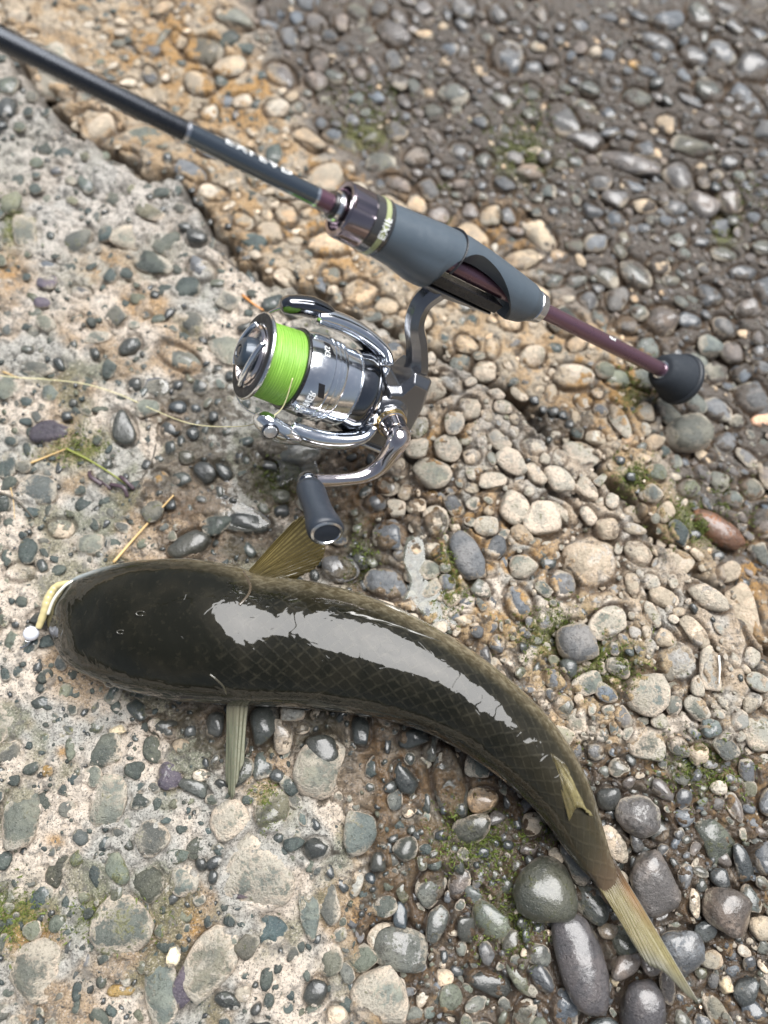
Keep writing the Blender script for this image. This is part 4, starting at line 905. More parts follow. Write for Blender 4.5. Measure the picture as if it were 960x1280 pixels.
def letters(txt, size, xc, r, ang0, mat, parent, flip=1, depth=.0001, name='lettering', read='along', sx=1.0, spacing=1.05):
    """text wrapped on a cylinder about x. read='along': runs along the axis; 'around': runs round it"""
    cu = bpy.data.curves.new('t', 'FONT'); cu.body = txt; cu.size = size; cu.align_x = 'CENTER'; cu.align_y = 'CENTER'; cu.space_character = spacing; cu.resolution_u = 3; cu.extrude = depth
    ob = bpy.data.objects.new('t', cu); COL.objects.link(ob)
    dg = bpy.context.evaluated_depsgraph_get(); me = bpy.data.meshes.new_from_object(ob.evaluated_get(dg))
    bm = bmesh.new(); bm.from_mesh(me); bmesh.ops.subdivide_edges(bm, edges=[e for e in bm.edges if e.calc_length() > size * .12], cuts=2, use_grid_fill=False)
    bmesh.ops.triangulate(bm, faces=bm.faces)
    for q in bm.verts:
        x, y, z = q.co.x * sx, q.co.y, q.co.z
        if read == 'along': ax, ar = xc + flip * x, ang0 + flip * y / r
        else: ax, ar = xc + flip * -y, ang0 + flip * x / r
        rr = r + z + depth + .00004
        q.co = (ax, rr * math.cos(ar), rr * math.sin(ar))
    bmesh.ops.recalc_face_normals(bm, faces=bm.faces)
    bm.to_mesh(me); bm.free(); bpy.data.objects.remove(ob); me.materials.clear(); me.materials.append(mat)
    o = bpy.data.objects.new(name, me); COL.objects.link(o); o.parent = parent; return o

rod = thing('fishing_rod', 'dark fishing rod with purple rear blank, grey skeleton reel seat and black butt cap', 'fishing rod', None, ROD)
def rl(prof, name, mat, seg=48, auto=30, parent=rod): return MB().lathe(prof, seg).build(name, mat, parent, auto=auto)
xr1, xr2, xnut = rodx(233), rodx(394), rodx(424)
xs1, xs2, xe = rodx(453), rodx(474), rodx(664)
rbl = lambda x: float(np.interp(x, [0, .13, .25, .39, .9, 1.5], [.0043, .0043, .0041, .0039, .0028, .0016]))
rl([(x, rbl(x)) for x in (xr1, .45, .6, .9, 1.5)], 'blank', M_MATTE)
rl([(xr2, rbl(xr2) + .00012), (xr1, rbl(xr1) + .00012)], 'gloss_section', M_TEAL)
for xx in (xr1, xr2): rl([(xx - .0007, rbl(xx) + .0002), (xx - .0006, rbl(xx) + .0004), (xx + .0006, rbl(xx) + .0004), (xx + .0007, rbl(xx) + .0002)], 'trim_ring', M_SILVER)
rl([(.012, .0044), (xr2, .0043)], 'rear_blank', M_PURPLE)
rvc = CC - (B + A * .33); rva = math.atan2(rvc @ (-D), rvc @ S)
xm = (rodx(262) + rodx(372)) / 2
letters('EXLEAD', .0058, xm, rbl(xm) + .0002, rva + math.radians(74), M_WHITE, rod, flip=-1, sx=1.35, spacing=1.12)
# small white marking on the purple blank
letters('68ML', .0026, rodx(758), .0044, rva + math.radians(48), M_WHITE, rod, flip=-1)
# winding check and chrome reel-seat nut with faceted flats
rl([(xnut + .003, .0044), (xnut + .0028, .0066), (xnut + .0008, .0070), (xnut - .001, .0068)], 'winding_check', M_SILVER)
rl([(xnut + .0048, .0044), (xnut + .0045, .0056), (xnut + .003, .006)], 'check_collar', M_BLACKP)
x0, x1 = rodx(427), xs1
def nut():
    mb = MB(); seg = 96; prof = [(x0 - .004, .0085), (x0 - .0005, .0098), (x0 + .0010, .0100), (x0 + .0012, .0116), (x0 + .0004, .0123), (x0 - .001, .0125), (x1 + .0006, .0126), (x1, .0123)]
    V_, F_ = [], []
    for i, (x, r) in enumerate(prof):
        for k in range(seg):
            a = 2 * math.pi * k / seg; s = (a * 5 / (2 * math.pi)) % 1
            rr = r
            if 5 <= i <= 6 and i < 7:
                dip = max(0, 1 - abs(s - .5) / .16); rr = r - .0011 * min(1, dip * 3) * (1 if i == 5 else 1)
            V_.append((x, rr * math.cos(a), rr * math.sin(a)))
    for i in range(len(prof) - 1):
        for k in range(seg):
            k2 = (k + 1) % seg; F_.append((i * seg + k, i * seg + k2, (i + 1) * seg + k2, (i + 1) * seg + k))
    return mb.add(V_, F_).build('reel_seat_nut', M_PCHROME, rod, auto=25)
nut()
rl([(x0 - .0035, .0043), (x0 - .0035, .0092)], 'nut_bore', M_BLACKP)
rl([(x1 + .0002, .0120), (x1 - .0002, .0127), (xs2 + .0002, .0131), (xs2, .0120)], 'label_band', M_BAND)
mid = (xs1 + xs2) / 2
rl([(mid + .0002, .0129), (mid, .01315), (mid - .0022, .0132), (mid - .0024, .0129)], 'green_stripe', M_GREENB)
svc = CC - (B + A * mid); sva = math.atan2(svc @ (-D), svc @ S)
letters('EXIF', .0050, mid - .0008, .0132, sva + math.radians(4), M_WHITE, rod, flip=1, read='around', spacing=1.05)
# skeleton reel seat: closed at both ends, open below in the middle where the blank shows
SGN = 1
def betaf(t):
    if t <= .31 or t >= .86: return 180.0
    q = (t - .31) / .55                                   # teardrop opening, blunt in front, pointed behind
    return 180.0 - 114.0 * float(np.clip(math.sin(math.pi * q ** .72), 0, 1)) ** .55
def seat():
    n = 110; seg = 64; V_, F_ = [], []
    xa = xs2 - .0004; xb = rodx(668); Ls = xa - xb
    for i in range(n):
        t = i / (n - 1); x = xa - Ls * t
        r_out = np.interp(t, [0, .12, .28, .42, .60, .80, .93, 1.0], [.0126, .0128, .0135, .0132, .0124, .0119, .0102, .0076])
        lift = np.interp(t, [0, .25, .45, .62, .8, 1.0], [0, .0012, .0024, .0018, .0, .0])
        belly = np.interp(t, [0, .10, .22, .32, .34, .72, .80, .92, 1.0], [0, .001, .0035, .004, .0, .0, .0015, .001, 0])
        beta = betaf(t); mid_a = 90 + float(np.interp(t, [0, .3, .5, .8, 1], [0, 16, 26, 14, 0])) * SGN
        ri = .0046
        for k in range(seg):
            f = k / (seg - 1); a = math.radians(mid_a - beta + 2 * beta * f)    # 90 deg = away from the reel
            below = max(0, -math.sin(a)); r = r_out + belly * below
            V_.append((x, r * math.cos(a), r * math.sin(a) + lift))
        for k in range(seg):
            f = k / (seg - 1); a = math.radians(mid_a + beta - 2 * beta * f); r = ri + (.0045 if beta < 179 else 0) * (1 - abs(2 * f - 1)) ** .5
            V_.append((x, r * math.cos(a), r * math.sin(a) + lift * .6))
    m = 2 * seg
    for i in range(n - 1):
        for k in range(m):
            k2 = (k + 1) % m; F_.append((i * m + k, i * m + k2, (i + 1) * m + k2, (i + 1) * m + k))
    F_.append(tuple(range(m))[::-1]); F_.append(tuple((n - 1) * m + k for k in range(m)))
    o = MB().add(V_, F_).build('reel_seat', M_RUBBER, rod, auto=50)
    # dark seam ring slanting round the seat
    xs_ = xa - Ls * .345; pts = []
    for k in range(61):
        a = math.radians(90 - 104 + 208 * k / 60); t_ = .345 + .05 * math.cos(a - math.radians(60)); x = xa - Ls * t_
        rr = np.interp(t_, [.28, .42, .6], [.0135, .0132, .0124]) + .00025; lf = np.interp(t_, [.25, .45], [.0012, .0024])
        pts.append((x, rr * math.cos(a), rr * math.sin(a) + lf))
    MB().tube(pts, [(.0004, .0009)] * 61, 8, ref=(1, 0, 0)).build('seat_seam', M_BLACKP, rod)
seat()
xse = rodx(668)
rl([(xse + .0016, .0080), (xse + .0010, .0085), (xse - .0036, .0078), (xse - .0042, .0044)], 'seat_end_ring', M_SILVER)
# butt cap
xk = rodx(826)
rl([(xk + .0004, .0044), (xk, .0066), (xk - .0008, .0072), (xk - .0022, .0072), (xk - .003, .0068)], 'butt_ring', M_SILVER)
rl([(xk + .0002, .0074), (xk - .0002, .0086), (xk - .0010, .0096), (xk - .0035, .0108), (xk - .009, .0126), (xk - .0150, .0142), (xk - .0173, .0144)], 'butt_grip', M_EVA, seg=64, auto=60)
rl([(xk - .0172, .0138), (xk - .0174, .0154), (xk - .0182, .0160), (xk - .0206, .0161), (xk - .0214, .0155), (xk - .0217, .0140), (xk - .0218, .0)], 'butt_cap', simple('rubber_butt', (.016, .02, .026), .5, bump=.2), seg=64, auto=60)

# ------------------------------------------------------------------ reel
reel = thing('fishing_reel', 'chrome and grey spinning reel loaded with bright green braid under the rod', 'fishing reel', None, FRAME)
M_CHROME = simple('polished_grey_chrome', (.86, .89, .93), .14, metal=1.0, noise_amt=.4)
M_DCHROME = simple('dark_chrome', (.16, .17, .19), .14, metal=1.0, noise_amt=.4, coat=.5)
M_BODY = simple('gunmetal_body', (.24, .245, .26), .2, metal=.95, noise_amt=.1, coat=.4, coat_rough=.15)
M_WARM = simple('smoky_chrome', (.72, .66, .66), .12, metal=1.0, noise_amt=.3)
def ml(prof, name, mat, seg=72, auto=28, parent=reel): return MB().lathe([(x * .001, r * .001) for x, r in prof], seg).build(name, mat, parent, auto=auto)
# spool: skirt, slots, engraved rings
sL = 1 if proj(*(FRAME @ Vector((.04, .028 * math.cos(VA + 1.3), .028 * math.sin(VA + 1.3)))))[1] > proj(*(FRAME @ Vector((.04, .028 * math.cos(VA - 1.3), .028 * math.sin(VA - 1.3)))))[1] else -1
spool = ml([(27, 18.0), (27.2, 21.2), (28, 21.6), (29.2, 21.6), (29.5, 21.1), (30.3, 21.1), (30.6, 21.7), (31.8, 21.7), (32.1, 21.2), (32.9, 21.2), (33.2, 21.8), (34.6, 21.8), (34.9, 21.4), (36, 21.5), (41, 21.3), (46, 20.3), (47.6, 19.8), (47.8, 17.0), (67.5, 15.0)], 'spool', M_CHROME)
ml([(47.5, 19.8), (47.7, 20.9), (48.6, 21.0), (49.2, 20.6), (49.4, 18)], 'spool_rear_lip', M_BLACKP, parent=spool)
lip = ml([(66.4, 17), (66.8, 20.4), (67.6, 21.5), (68.3, 21.9), (69.0, 21.7), (69.3, 21.2)], 'spool_lip', M_SILVER, parent=spool)
ml([(69.0, 21.35), (69.5, 20.9), (69.9, 19.6), (69.6, 16.4), (69.0, 15.4), (66, 15)], 'spool_face', simple('satin_black_ring', (.008, .009, .012), .5, noise_amt=.2), parent=spool)
for k in range(6):
    a = VA + math.radians(-14 + 60 * k); c_, s_ = math.cos(a), math.sin(a); mb = MB(); V_ = []
    for x in (.0368, .0402):
        for dt in (-.0034, -.0012, .0012, .0034):
            aa = a + dt / .0214
            sh = .0012 * (dt / .0034)
            V_.append((x + sh, (.02158) * math.cos(aa), (.02158) * math.sin(aa)))
    for x in (.0368, .0402):
        for dt in (-.0034, -.0012, .0012, .0034):
            aa = a + dt / .0214; sh = .0012 * (dt / .0034); V_.append((x + sh, .0208 * math.cos(aa), .0208 * math.sin(aa)))
    F_ = [(0, 1, 5, 4), (1, 2, 6, 5), (2, 3, 7, 6), (0, 8, 9, 1), (1, 9, 10, 2), (2, 10, 11, 3), (4, 5, 13, 12), (5, 6, 14, 13), (6, 7, 15, 14), (0, 4, 12, 8), (3, 11, 15, 7), (8, 12, 13, 9), (9, 13, 14, 10), (10, 14, 15, 11)]
    mk('spool_slot', V_, F_, M_BLACKP, spool, False)
letters('POWER', .0050, .0420, .02125, VA + sL * math.radians(40), M_WHITE, spool, flip=1, read='around', sx=.9)
letters('EXS', .0042, .0400, .0214, VA - sL * math.radians(40), M_WHITE, spool, flip=1, read='around', sx=.9)
# line: hundreds of turns as fine ridges
def line_mat():
    m, n, l, p = newmat('green_braid')
    tc = n.new('ShaderNodeTexCoord'); sx = n.new('ShaderNodeSeparateXYZ'); l.new(tc.outputs['Object'], sx.inputs[0])
    ang = mathn(n, l, 'ARCTAN2', sx.outputs[2], sx.outputs[1])
    ph = mathn(n, l, 'ADD', mathn(n, l, 'MULTIPLY', sx.outputs[0], 2 * math.pi / .00042), mathn(n, l, 'MULTIPLY', ang, 2.0))
    ph2 = mathn(n, l, 'SUBTRACT', mathn(n, l, 'MULTIPLY', sx.outputs[0], 2 * math.pi / .0013), mathn(n, l, 'MULTIPLY', ang, 3.0))
    w = mathn(n, l, 'SINE', ph); w2 = mathn(n, l, 'SINE', ph2)
    cmb = n.new('ShaderNodeCombineXYZ'); l.new(mathn(n, l, 'MULTIPLY', sx.outputs[0], 3000), cmb.inputs[0]); l.new(mathn(n, l, 'MULTIPLY', ang, 1.2), cmb.inputs[1])
    nz = n.new('ShaderNodeTexNoise'); nz.inputs['Scale'].default_value = 1; nz.inputs['Detail'].default_value = 3; l.new(cmb.outputs[0], nz.inputs['Vector'])
    f = mathn(n, l, 'ADD', mathn(n, l, 'MULTIPLY', w, .22), mathn(n, l, 'ADD', mathn(n, l, 'MULTIPLY', w2, .12), nz.outputs['Fac']))
    col = mixc(n, l, rng_(n, l, f, .2, .8), (.11, .29, .018), (.34, .62, .11))
    l.new(col, p.inputs['Base Color']); p.inputs['Roughness'].default_value = .42
    b = n.new('ShaderNodeBump'); b.inputs['Distance'].default_value = .0002; b.inputs['Strength'].default_value = .9; l.new(f, b.inputs['Height']); l.new(b.outputs[0], p.inputs['Normal'])
    return m
M_LINE = line_mat()
prof = [(49.2, 17.6)] + [(49.3 + 17.4 * k / 60, 19.2 - .9 * (k / 60) + .10 * math.sin(k * 1.9) + .05 * math.sin(k * 5.1)) for k in range(61)] + [(66.9, 17)]
ml(prof, 'braided_line', M_LINE, seg=96, auto=80, parent=spool)
# drag knob: smoked chrome dish, raised bar, dark core
knob = ml([(66.5, 15.2), (69.6, 15.2), (70.6, 14.9), (71.4, 14.0), (71.2, 13.2), (69.6, 12.4), (69.0, 10.0), (69.2, 8.2)], 'drag_knob', M_WARM)
ml([(69.0, 8.6), (73.5, 8.0), (75.4, 6.9), (76.4, 5.2), (76.5, 3.4), (75.6, 3.0), (75.4, 0.0)], 'drag_core', simple('dark_blue_core', (.035, .05, .07), .3, metal=.3, coat=.4), parent=knob)
ml([(75.2, 2.7), (76.2, 2.6), (76.6, 2.0), (76.6, 0.0)], 'core_button', M_DCHROME, parent=knob, seg=32)
for sgn in (1, -1):     # wavy chrome grip bars either side of the core
    pts = []; rad = []
    for k in range(25):
        t = -1 + 2 * k / 24; a = VA + math.radians(90 if False else 0)
        yy = t * .0128; zz = sgn * (.0088 + .0018 * (1 - t * t)); x = .0700 + .0030 * (1 - t * t) ** .5 if abs(t) < 1 else .0712
        # rotate to lie across the line of sight
        ca, sa_ = math.cos(VA + math.radians(62)), math.sin(VA + math.radians(62))
        pts.append((x, yy * ca - zz * sa_, yy * sa_ + zz * ca)); rad.append((.0016, .0011))
    MB().tube(pts, rad, 10, ref=(1, 0, 0)).build('knob_bar', M_CHROME, knob)
# rotor cup
rotor = ml([(27.5, 18), (27.2, 20.2), (24, 20.4), (19, 20.3), (18.6, 19.6), (17.8, 19.6), (17.4, 20.8)], 'rotor', M_CHROME)
ml([(17.5, 20.7), (12, 21.8), (7.5, 21.6), (4.0, 19.6), (2.0, 16.6), (.8, 13.2), (.4, 10)], 'rotor_cup', M_DCHROME, parent=rotor)
ml([(8.6, 21.75), (8.2, 22.1), (7.2, 22.0), (6.8, 21.5)], 'rotor_ring', M_DCHROME, parent=rotor)
def polar(x, r, a): return (x * .001, r * .001 * math.cos(a), r * .001 * math.sin(a))
AU, AL_ = VA + math.radians(94), VA - math.radians(76)              # arms: screen-up and screen-down sides
# decide which of the two is the screen-up one
def py(a): q = FRAME @ Vector(polar(40, 28, a)); return proj(*q)[1]
if py(AU) > py(AL_): AU, AL_ = VA - math.radians(94), VA + math.radians(76)
for nm, ang in (('upper', AU), ('lower', AL_)):
    P_ = catmull([polar(2.5, 10, ang), polar(1.5, 17.5, ang), polar(4, 23.4, ang), polar(12, 27.4, ang), polar(24, 29.8, ang), polar(36, 29.8, ang), polar(43, 28.2, ang)], 7)
    n = len(P_); rad = [(float(np.interp(k / (n - 1), [0, .2, .5, .85, 1], [.0022, .0042, .0052, .0052, .0036])), float(np.interp(k / (n - 1), [0, .2, .45, .75, 1], [.0125, .0155, .0115, .0082, .0066]))) for k in range(n)]
    ref = (0, math.cos(ang), math.sin(ang))
    arm = MB().tube(P_, rad, 20, ref=ref).build('rotor_arm', M_CHROME, rotor)
    # raised rib on the arm
    P2 = [np.array(q) + np.array([0, math.cos(ang), math.sin(ang)]) * .0036 for q in P_[8:-3]]
    MB().tube(P2, [(.0011, float(np.interp(k / (len(P2) - 1), [0, .5, 1], [.0062, .0052, .0030]))) for k in range(len(P2))], 12, ref=ref).build('arm_rib', M_WARM, arm)
    # bail lever: swollen teardrop with a screw
    lv = catmull([polar(33, 31.0, ang), polar(40, 32.4, ang), polar(48, 32.0, ang + .05), polar(56, 30.0, ang + .10), polar(61, 27.4, ang + .16)], 7)
    n = len(lv); rad = [(float(np.interp(k / (n - 1), [0, .12, .45, .8, .95, 1], [.0006, .0038, .0054, .0048, .0032, .0006])), float(np.interp(k / (n - 1), [0, .12, .45, .8, .95, 1], [.001, .0055, .0082, .0072, .0048, .001]))) for k in range(n)]
    lever = MB().tube(lv, rad, 20, ref=ref).build('bail_lever', M_CHROME if nm == 'lower' else M_DCHROME, rotor)
    if nm == 'lower':
        cdir = Vector((0, math.cos(VA), math.sin(VA))).normalized()
        nrm = (Vector(ref) * .45 + cdir * .9 + Vector((.1, 0, 0))).normalized(); c = Vector(polar(54.5, 30.6, ang + .09)) + nrm * .0062
        M_ = Matrix.Translation(c) @ nrm.to_track_quat('X', 'Z').to_matrix().to_4x4()
        MB().lathe([(-.002, .0034), (.0006, .0034), (.0011, .0030), (.0013, .0)], 32).xf(M_).build('lever_screw', simple('white_metal_screw', (.85, .86, .88), .22, metal=.9), lever, auto=40)
        MB().lathe([(-.002, .0042), (.0003, .0042), (.0006, .0038)], 32).xf(M_).build('screw_collar', M_DCHROME, lever, auto=40)
# bail wire round the far side of the spool
pts = []
d0 = AL_; d1 = AU; span = ((AU - AL_) % (2 * math.pi)); span = span if abs(((AL_ + span / 2 - VA + math.pi) % (2 * math.pi)) - math.pi) > math.pi / 2 else span - 2 * math.pi
for k in range(49):
    t = k / 48; a = AL_ + .12 + (span - .0) * t; xx = 58 + 9 * math.sin(math.pi * t) ** .6 ; rr = 28.2 - 3.6 * math.sin(math.pi * t) ** .5
    pts.append(polar(xx, rr, a))
MB().tube(pts, .00062, 10).build('bail_wire', M_SILVER, rotor)
# body, neck, stem, foot
ml([(6, 11.5), (-1, 12.6), (-1.2, 14.6), (-2.6, 15.0), (-6, 14.6), (-9, 13.4)], 'neck', M_BLACKP)
def prism(ptsxz, y0, y1, inset=.82):
    """polygon in the x-z plane given thickness in y, with bevelled rims"""
    V_ = []; F_ = []; c = np.mean(np.array(ptsxz), axis=0); n = len(ptsxz)
    ym = (y0 + y1) / 2; hy = (y1 - y0) / 2
    for (yy, s) in ((y0, inset), (ym - hy * .72, 1.0), (ym + hy * .72, 1.0), (y1, inset)):
        for q in ptsxz:
            w = c + (np.array(q) - c) * s; V_.append((w[0], yy, w[1]))
    for k in range(3):
        for i in range(n): i2 = (i + 1) % n; F_.append((k * n + i, k * n + i2, (k + 1) * n + i2, (k + 1) * n + i))
    F_.append(tuple(range(n))[::-1]); F_.append(tuple(3 * n + i for i in range(n)))
    return V_, F_
def LX(*uvs): return [tuple(loc(a, b)[[0, 2]]) for a, b in uvs]
bodypts = [(.001, .014), (-.006, .016), (-.0095, .026), (-.021, .025), (-.0255, .010), (-.0270, -.006), (-.0255, -.017), (-.0190, -.0235), (-.004, -.0225), (.0015, -.014)]
V_, F_ = prism(bodypts, -.0120, .0140)
bo = MB().add(V_, F_).build('gearbox', M_BODY, reel, smooth=False, bevel=.0009)
V_, F_ = prism([(-.004, -.0236), (-.0185, -.0248), (-.0270, -.0180), (-.0285, -.006), (-.0262, -.0055), (-.0250, -.0166), (-.0186, -.0228), (-.005, -.0218)], -.0104, .0122, 1.0)
MB().add(V_, F_).build('rear_guard', M_SILVER, reel, smooth=False, bevel=.0005)
foot_z = OFF - .0128
st = [np.array([-.0155, 0, .012]), np.array([-.0150, 0, .024]), loc(521, 430), loc(518, 404), loc(527, 378), loc(547, 360)]
print('DBG stem', [q.round(4).tolist() for q in st], 'foot_z', foot_z)
st[-1] = np.array([st[-1][0], 0, foot_z - .001])
SP = catmull(st, 8); n = len(SP)
MB().tube(SP, [(float(np.interp(k / (n - 1), [0, .3, .6, 1], [.0090, .0062, .0052, .0060])), float(np.interp(k / (n - 1), [0, .3, .7, 1], [.0090, .0066, .0056, .0060]))) for k in range(n)], 8, ref=(1, 0, 0)).build('stem', M_BODY, reel, auto=18)
fx = st[-1][0]
foot = []
FP = [(fx - .034, .0026, .0011), (fx - .020, .0044, .0020), (fx - .006, .0056, .0032), (fx, .0060, .0046), (fx + .006, .0056, .0032), (fx + .018, .0046, .0018), (fx + .026, .0030, .0010)]
Vf, Ff = [], []
for (x, w, h_) in FP:
    for k in range(12):
        a = 2 * math.pi * k / 12; Vf.append((x, w * math.cos(a), foot_z + (h_ * math.sin(a) if math.sin(a) < 0 else .0012 * math.sin(a))))
for i in range(len(FP) - 1):
    for k in range(12): k2 = (k + 1) % 12; Ff.append((i * 12 + k, i * 12 + k2, (i + 1) * 12 + k2, (i + 1) * 12 + k))
Ff.append(tuple(range(12))[::-1]); Ff.append(tuple(len(FP) * 12 - 12 + k for k in range(12)))
MB().add(Vf, Ff).build('foot', M_BODY, reel, auto=40)
# the seat plate the foot clamps to belongs to the rod
hx = (TB - 0) + fx
MB().hull_box([(hx - .034, -.0050, -.0112), (hx + .024, -.0052, -.0112), (hx + .024, .0052, -.0112), (hx - .034, .0050, -.0112), (hx - .036, -.0058, -.0058), (hx + .022, -.0064, -.0058), (hx + .022, .0064, -.0058), (hx - .036, .0058, -.0058)]).build('seat_plate', M_BLACKP, rod, smooth=False, bevel=.0006)
# handle: collar with gold rings, swollen elbow, cranked arm, rubber knob
hx0 = loc(492, 505, .016); hz0 = hx0[2]; hxx = hx0[0]
hxx, hz0 = -.0075, -.0010
YM = Matrix.Translation((hxx, 0, hz0)) @ Matrix.Rotation(math.radians(90), 4, 'Z')
def yl(prof, name, mat, seg=48, auto=30, parent=reel): return MB().lathe([(y * .001, r * .001) for y, r in prof], seg).xf(YM).build(name, mat, parent, auto=auto)
yl([(8, 13), (12.5, 12.4), (14.5, 10.6), (15.5, 8.8)], 'side_boss', M_BODY)
yl([(14.5, 8.8), (17.5, 8.6), (18.2, 8.2)], 'handle_collar', M_SILVER)
handle = yl([(17.8, 7.4), (18.6, 7.6), (21.0, 7.6), (21.6, 6.9), (29, 6.2), (31, 6.3)], 'handle_shaft', M_WARM)
yl([(18.5, 7.7), (18.7, 7.95), (19.1, 7.95), (19.3, 7.7)], 'gold_ring', M_GOLD, parent=handle)
yl([(20.3, 7.7), (20.5, 7.95), (20.9, 7.95), (21.1, 7.7)], 'gold_ring', M_GOLD, parent=handle)
YA = .034
arm_px = [(494, 556), (478, 580), (455, 595), (425, 600), (400, 601), (384, 601)]
AP = [np.array([hxx, .029, hz0]), np.array([hxx + .001, YA, hz0 - .001])] + [loc(a, b, YA + .001 * k) for k, (a, b) in enumerate(arm_px[1:])]
print('DBG arm', [q.round(4).tolist() for q in AP])
APc = catmull(AP, 7); n = len(APc)
MB().tube(APc, [(float(np.interp(k / (n - 1), [0, .15, .3, .6, .9, 1], [.0062, .0064, .0048, .0032, .0032, .0038])), float(np.interp(k / (n - 1), [0, .15, .3, .6, .9, 1], [.0062, .0060, .0046, .0034, .0036, .0040]))) for k in range(n)], 20, ref=(0, 1, 0)).build('handle_arm', M_WARM, handle)
ea = AP[-1]
KM = Matrix.Translation((ea[0], ea[1], ea[2])) @ Matrix.Rotation(math.radians(90), 4, 'Z')
MB().lathe([(-.0042, .0), (-.0040, .003), (-.002, .0048), (.001, .0056), (.0036, .0052), (.0042, .004)], 32).xf(KM).build('knob_hub', M_DCHROME, handle)
kp = [(.0036, .0052), (.0042, .0066), (.0080, .0073), (.0155, .0068), (.0220, .0068), (.0280, .0076), (.0330, .0088), (.0364, .0092), (.0382, .0088), (.0388, .0078)]
MBk = MB().lathe(kp, 40)
MBk.v = [(x, y * (1 + .12 * math.sin((x - .003) / .032 * 3)), z * .88) for x, y, z in MBk.v]
gripk = MBk.xf(KM).build('handle_knob', simple('knob_rubber', (.020, .026, .036), .42, spec=.35, noise_amt=.15, coat=.1, coat_rough=.4), handle, auto=60)
MB2 = MB().lathe([(.0382, .0079), (.0390, .0078), (.0393, .0066), (.0384, .0060)], 40, cap=False); MB2.v = [(x, y * 1.02, z * .88) for x, y, z in MB2.v]
MB2.xf(KM).build('knob_ring', M_SILVER, gripk, auto=60)
MB3 = MB().lathe([(.0372, .0063), (.0382, .0054), (.0386, .0034), (.0382, .0)], 40); MB3.v = [(x, y * 1.02, z * .88) for x, y, z in MB3.v]
MB3.xf(KM).build('knob_cap', M_DCHROME, gripk, auto=60)

# ------------------------------------------------------------------ line running off the roller across the rock
pc = [(410, 455, .075), (385, 500, .078)]
lp = [FRAME @ Vector(polar(54, 19.2, VA + .15 * (AL_ - VA))), FRAME @ Vector(polar(52, 23, AL_ * .7 + VA * .3)), FRAME @ Vector(polar(55, 27.5, AL_))]
lp = [np.array(q) for q in lp] + [gp(300, 533, .045), gp(240, 530, .024)] + [on_ground(a, b) + np.array([0, 0, .004]) for a, b in ((190, 514), (155, 498), (110, 484), (60, 478), (28, 476), (-30, 470))]
tag(MB().tube(catmull(lp, 8), .00026, 8).build('fishing_line', simple('pale_line', (.72, .66, .38), .3, coat=.5), None), 'thin pale yellow leader line running from the reel across the rock to the left edge', 'fishing line')

# ------------------------------------------------------------------ lure in the mouth corner
lure = thing('fishing_lure', 'small yellow soft lure with white ball head hooked at the fish snout', 'fishing lure')
M_LURE = simple('translucent_yellow', (.50, .43, .22), .12, coat=1.0, noise_amt=.4); M_LHEAD = simple('pearl_white', (.62, .64, .70), .15, coat=1.0, noise_amt=.3)
lb = catmull([gp(48, 785, .010), gp(56, 764, .013), gp(62, 745, .015), gp(72, 732, .016), gp(92, 728, .017)], 6)
n = len(lb); lb = catmull(lb[::6] + [lb[-1]], 14); n = len(lb); MB().tube(lb, [((.92 + .08 * abs(math.sin(k * .55))) * float(np.interp(k / (n - 1), [0, .3, .6, 1], [.0017, .0027, .0019, .0010])),) * 2 for k in range(n)], 14).build('body', M_LURE, lure)
MB().lathe([(.0042 * math.cos(a), .0040 * math.sin(a)) for a in np.linspace(math.pi - .001, .001, 14)], 24).xf(Matrix.Translation(tuple(gp(39, 792, .009)))).build('head', M_LHEAD, lure)
MB().tube(catmull([gp(60, 768, .018), gp(68, 748, .021), gp(84, 730, .022), gp(98, 726, .020), gp(100, 733, .018)], 6), .0009, 8).build('hook', simple('pale_hook', (.8, .78, .66), .2, metal=.3, coat=.6), lure)
MB().tube(catmull([gp(42, 796, .006), gp(34, 806, .004), gp(25, 810, .003)], 5), .0006, 8).build('line_tie', M_SILVER, lure)
ec = gp(35, 799, .008); MB().tube([ec + np.array([.0014 * math.cos(a), .0014 * math.sin(a), .0004 * math.sin(2 * a)]) for a in np.linspace(0, 2 * math.pi, 15)], .0003, 8).build('eyelet', M_SILVER, lure)

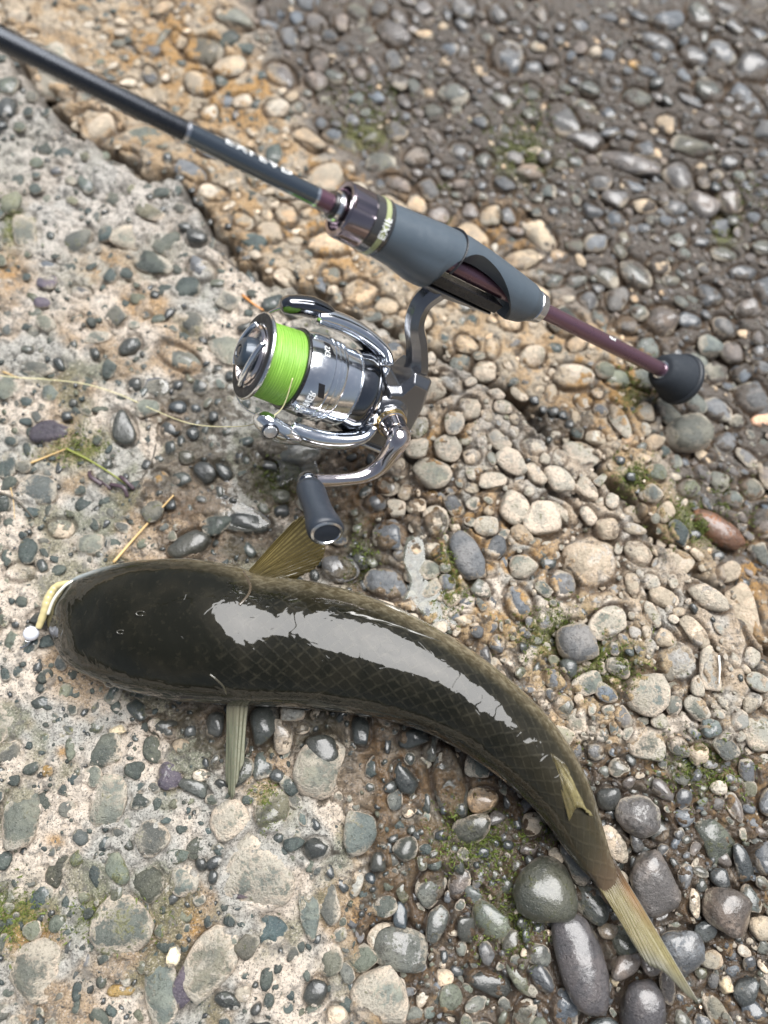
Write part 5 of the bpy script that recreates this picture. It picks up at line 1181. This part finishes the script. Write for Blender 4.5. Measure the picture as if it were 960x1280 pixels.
# ------------------------------------------------------------------ stalks
STRAW = simple('dry_straw', (.55, .38, .17), .5, noise_amt=.2); GREENS = simple('green_stalk', (.20, .22, .05), .5); DARKS = simple('dark_stalk', (.07, .06, .045), .5); ORANGE = simple('orange_stalk', (.55, .24, .07), .45)
for pts_, r_, m_, lab in (
    ([(143, 704), (168, 675), (195, 645), (218, 620)], .0009, STRAW, 'straw coloured dry stalk leaning above the fish head'),
    ([(84, 562), (110, 575), (135, 590), (158, 606)], .0008, GREENS, 'green curved stalk on the rock left of the reel'),
    ([(40, 580), (60, 572), (85, 562)], .0007, STRAW, 'short tan stalk touching the green stalk near the left edge'),
    ([(-6, 615), (15, 622), (30, 634), (44, 650)], .0008, DARKS, 'dark brown stalk at the left edge above the fish'),
    ([(-6, 462), (10, 468), (24, 474)], .0007, STRAW, 'short brown stalk at the left edge beside the line'),
    ([(196, 556), (190, 580), (178, 600), (166, 622)], .0004, DARKS, 'very thin dark stem left of the puddle'),
    ([(304, 371), (315, 380), (330, 390)], .0009, ORANGE, 'short orange stalk just above the spool'),
    ([(12, 600), (18, 625), (20, 650)], .0003, STRAW, 'hair thin pale stem crossing the dark brown stalk at the left edge'),
    ([(205, 30), (209, 22), (214, 15)], .0006, DARKS, 'tiny dark twig near the top edge'),
    ([(897, 820), (898, 838), (897, 855)], .0006, simple('white_sliver', (.8, .8, .76), .3), 'thin white sliver standing on pale rock at the right')):
    P_ = [on_ground(a, b) + np.array([0, 0, .0016]) for a, b in pts_]
    n = len(catmull(P_, 5))
    tag(MB().tube(catmull(P_, 5), [r_ * (1 - .5 * k / n) for k in range(n)], 8).build('plant_stalk', m_, None), lab, 'stalk')
# purple seaweed scrap
sw = []
for (a, b, c_, d_) in ((112, 590, 128, 606), (124, 600, 140, 612), (138, 606, 160, 622), (150, 596, 168, 612)):
    sw.append((a, b, c_, d_))
mb = MB()
for (a, b, c_, d_) in sw:
    P0, P1 = on_ground(a, b), on_ground(c_, d_); mid_ = (P0 + P1) / 2 + np.array([rnd.gauss(0, .0015), rnd.gauss(0, .0015), .0035]); mb.tube(catmull([P0 + [0, 0, .001], mid_, P1 + [0, 0, .001]], 6), [(.0003, .0011)] * 13, 8)
tag(mb.build('seaweed_scrap', simple('purple_weed', (.055, .035, .045), .5, coat=.15), None), 'crumpled scrap of purple seaweed on the rock left of the puddle', 'seaweed')
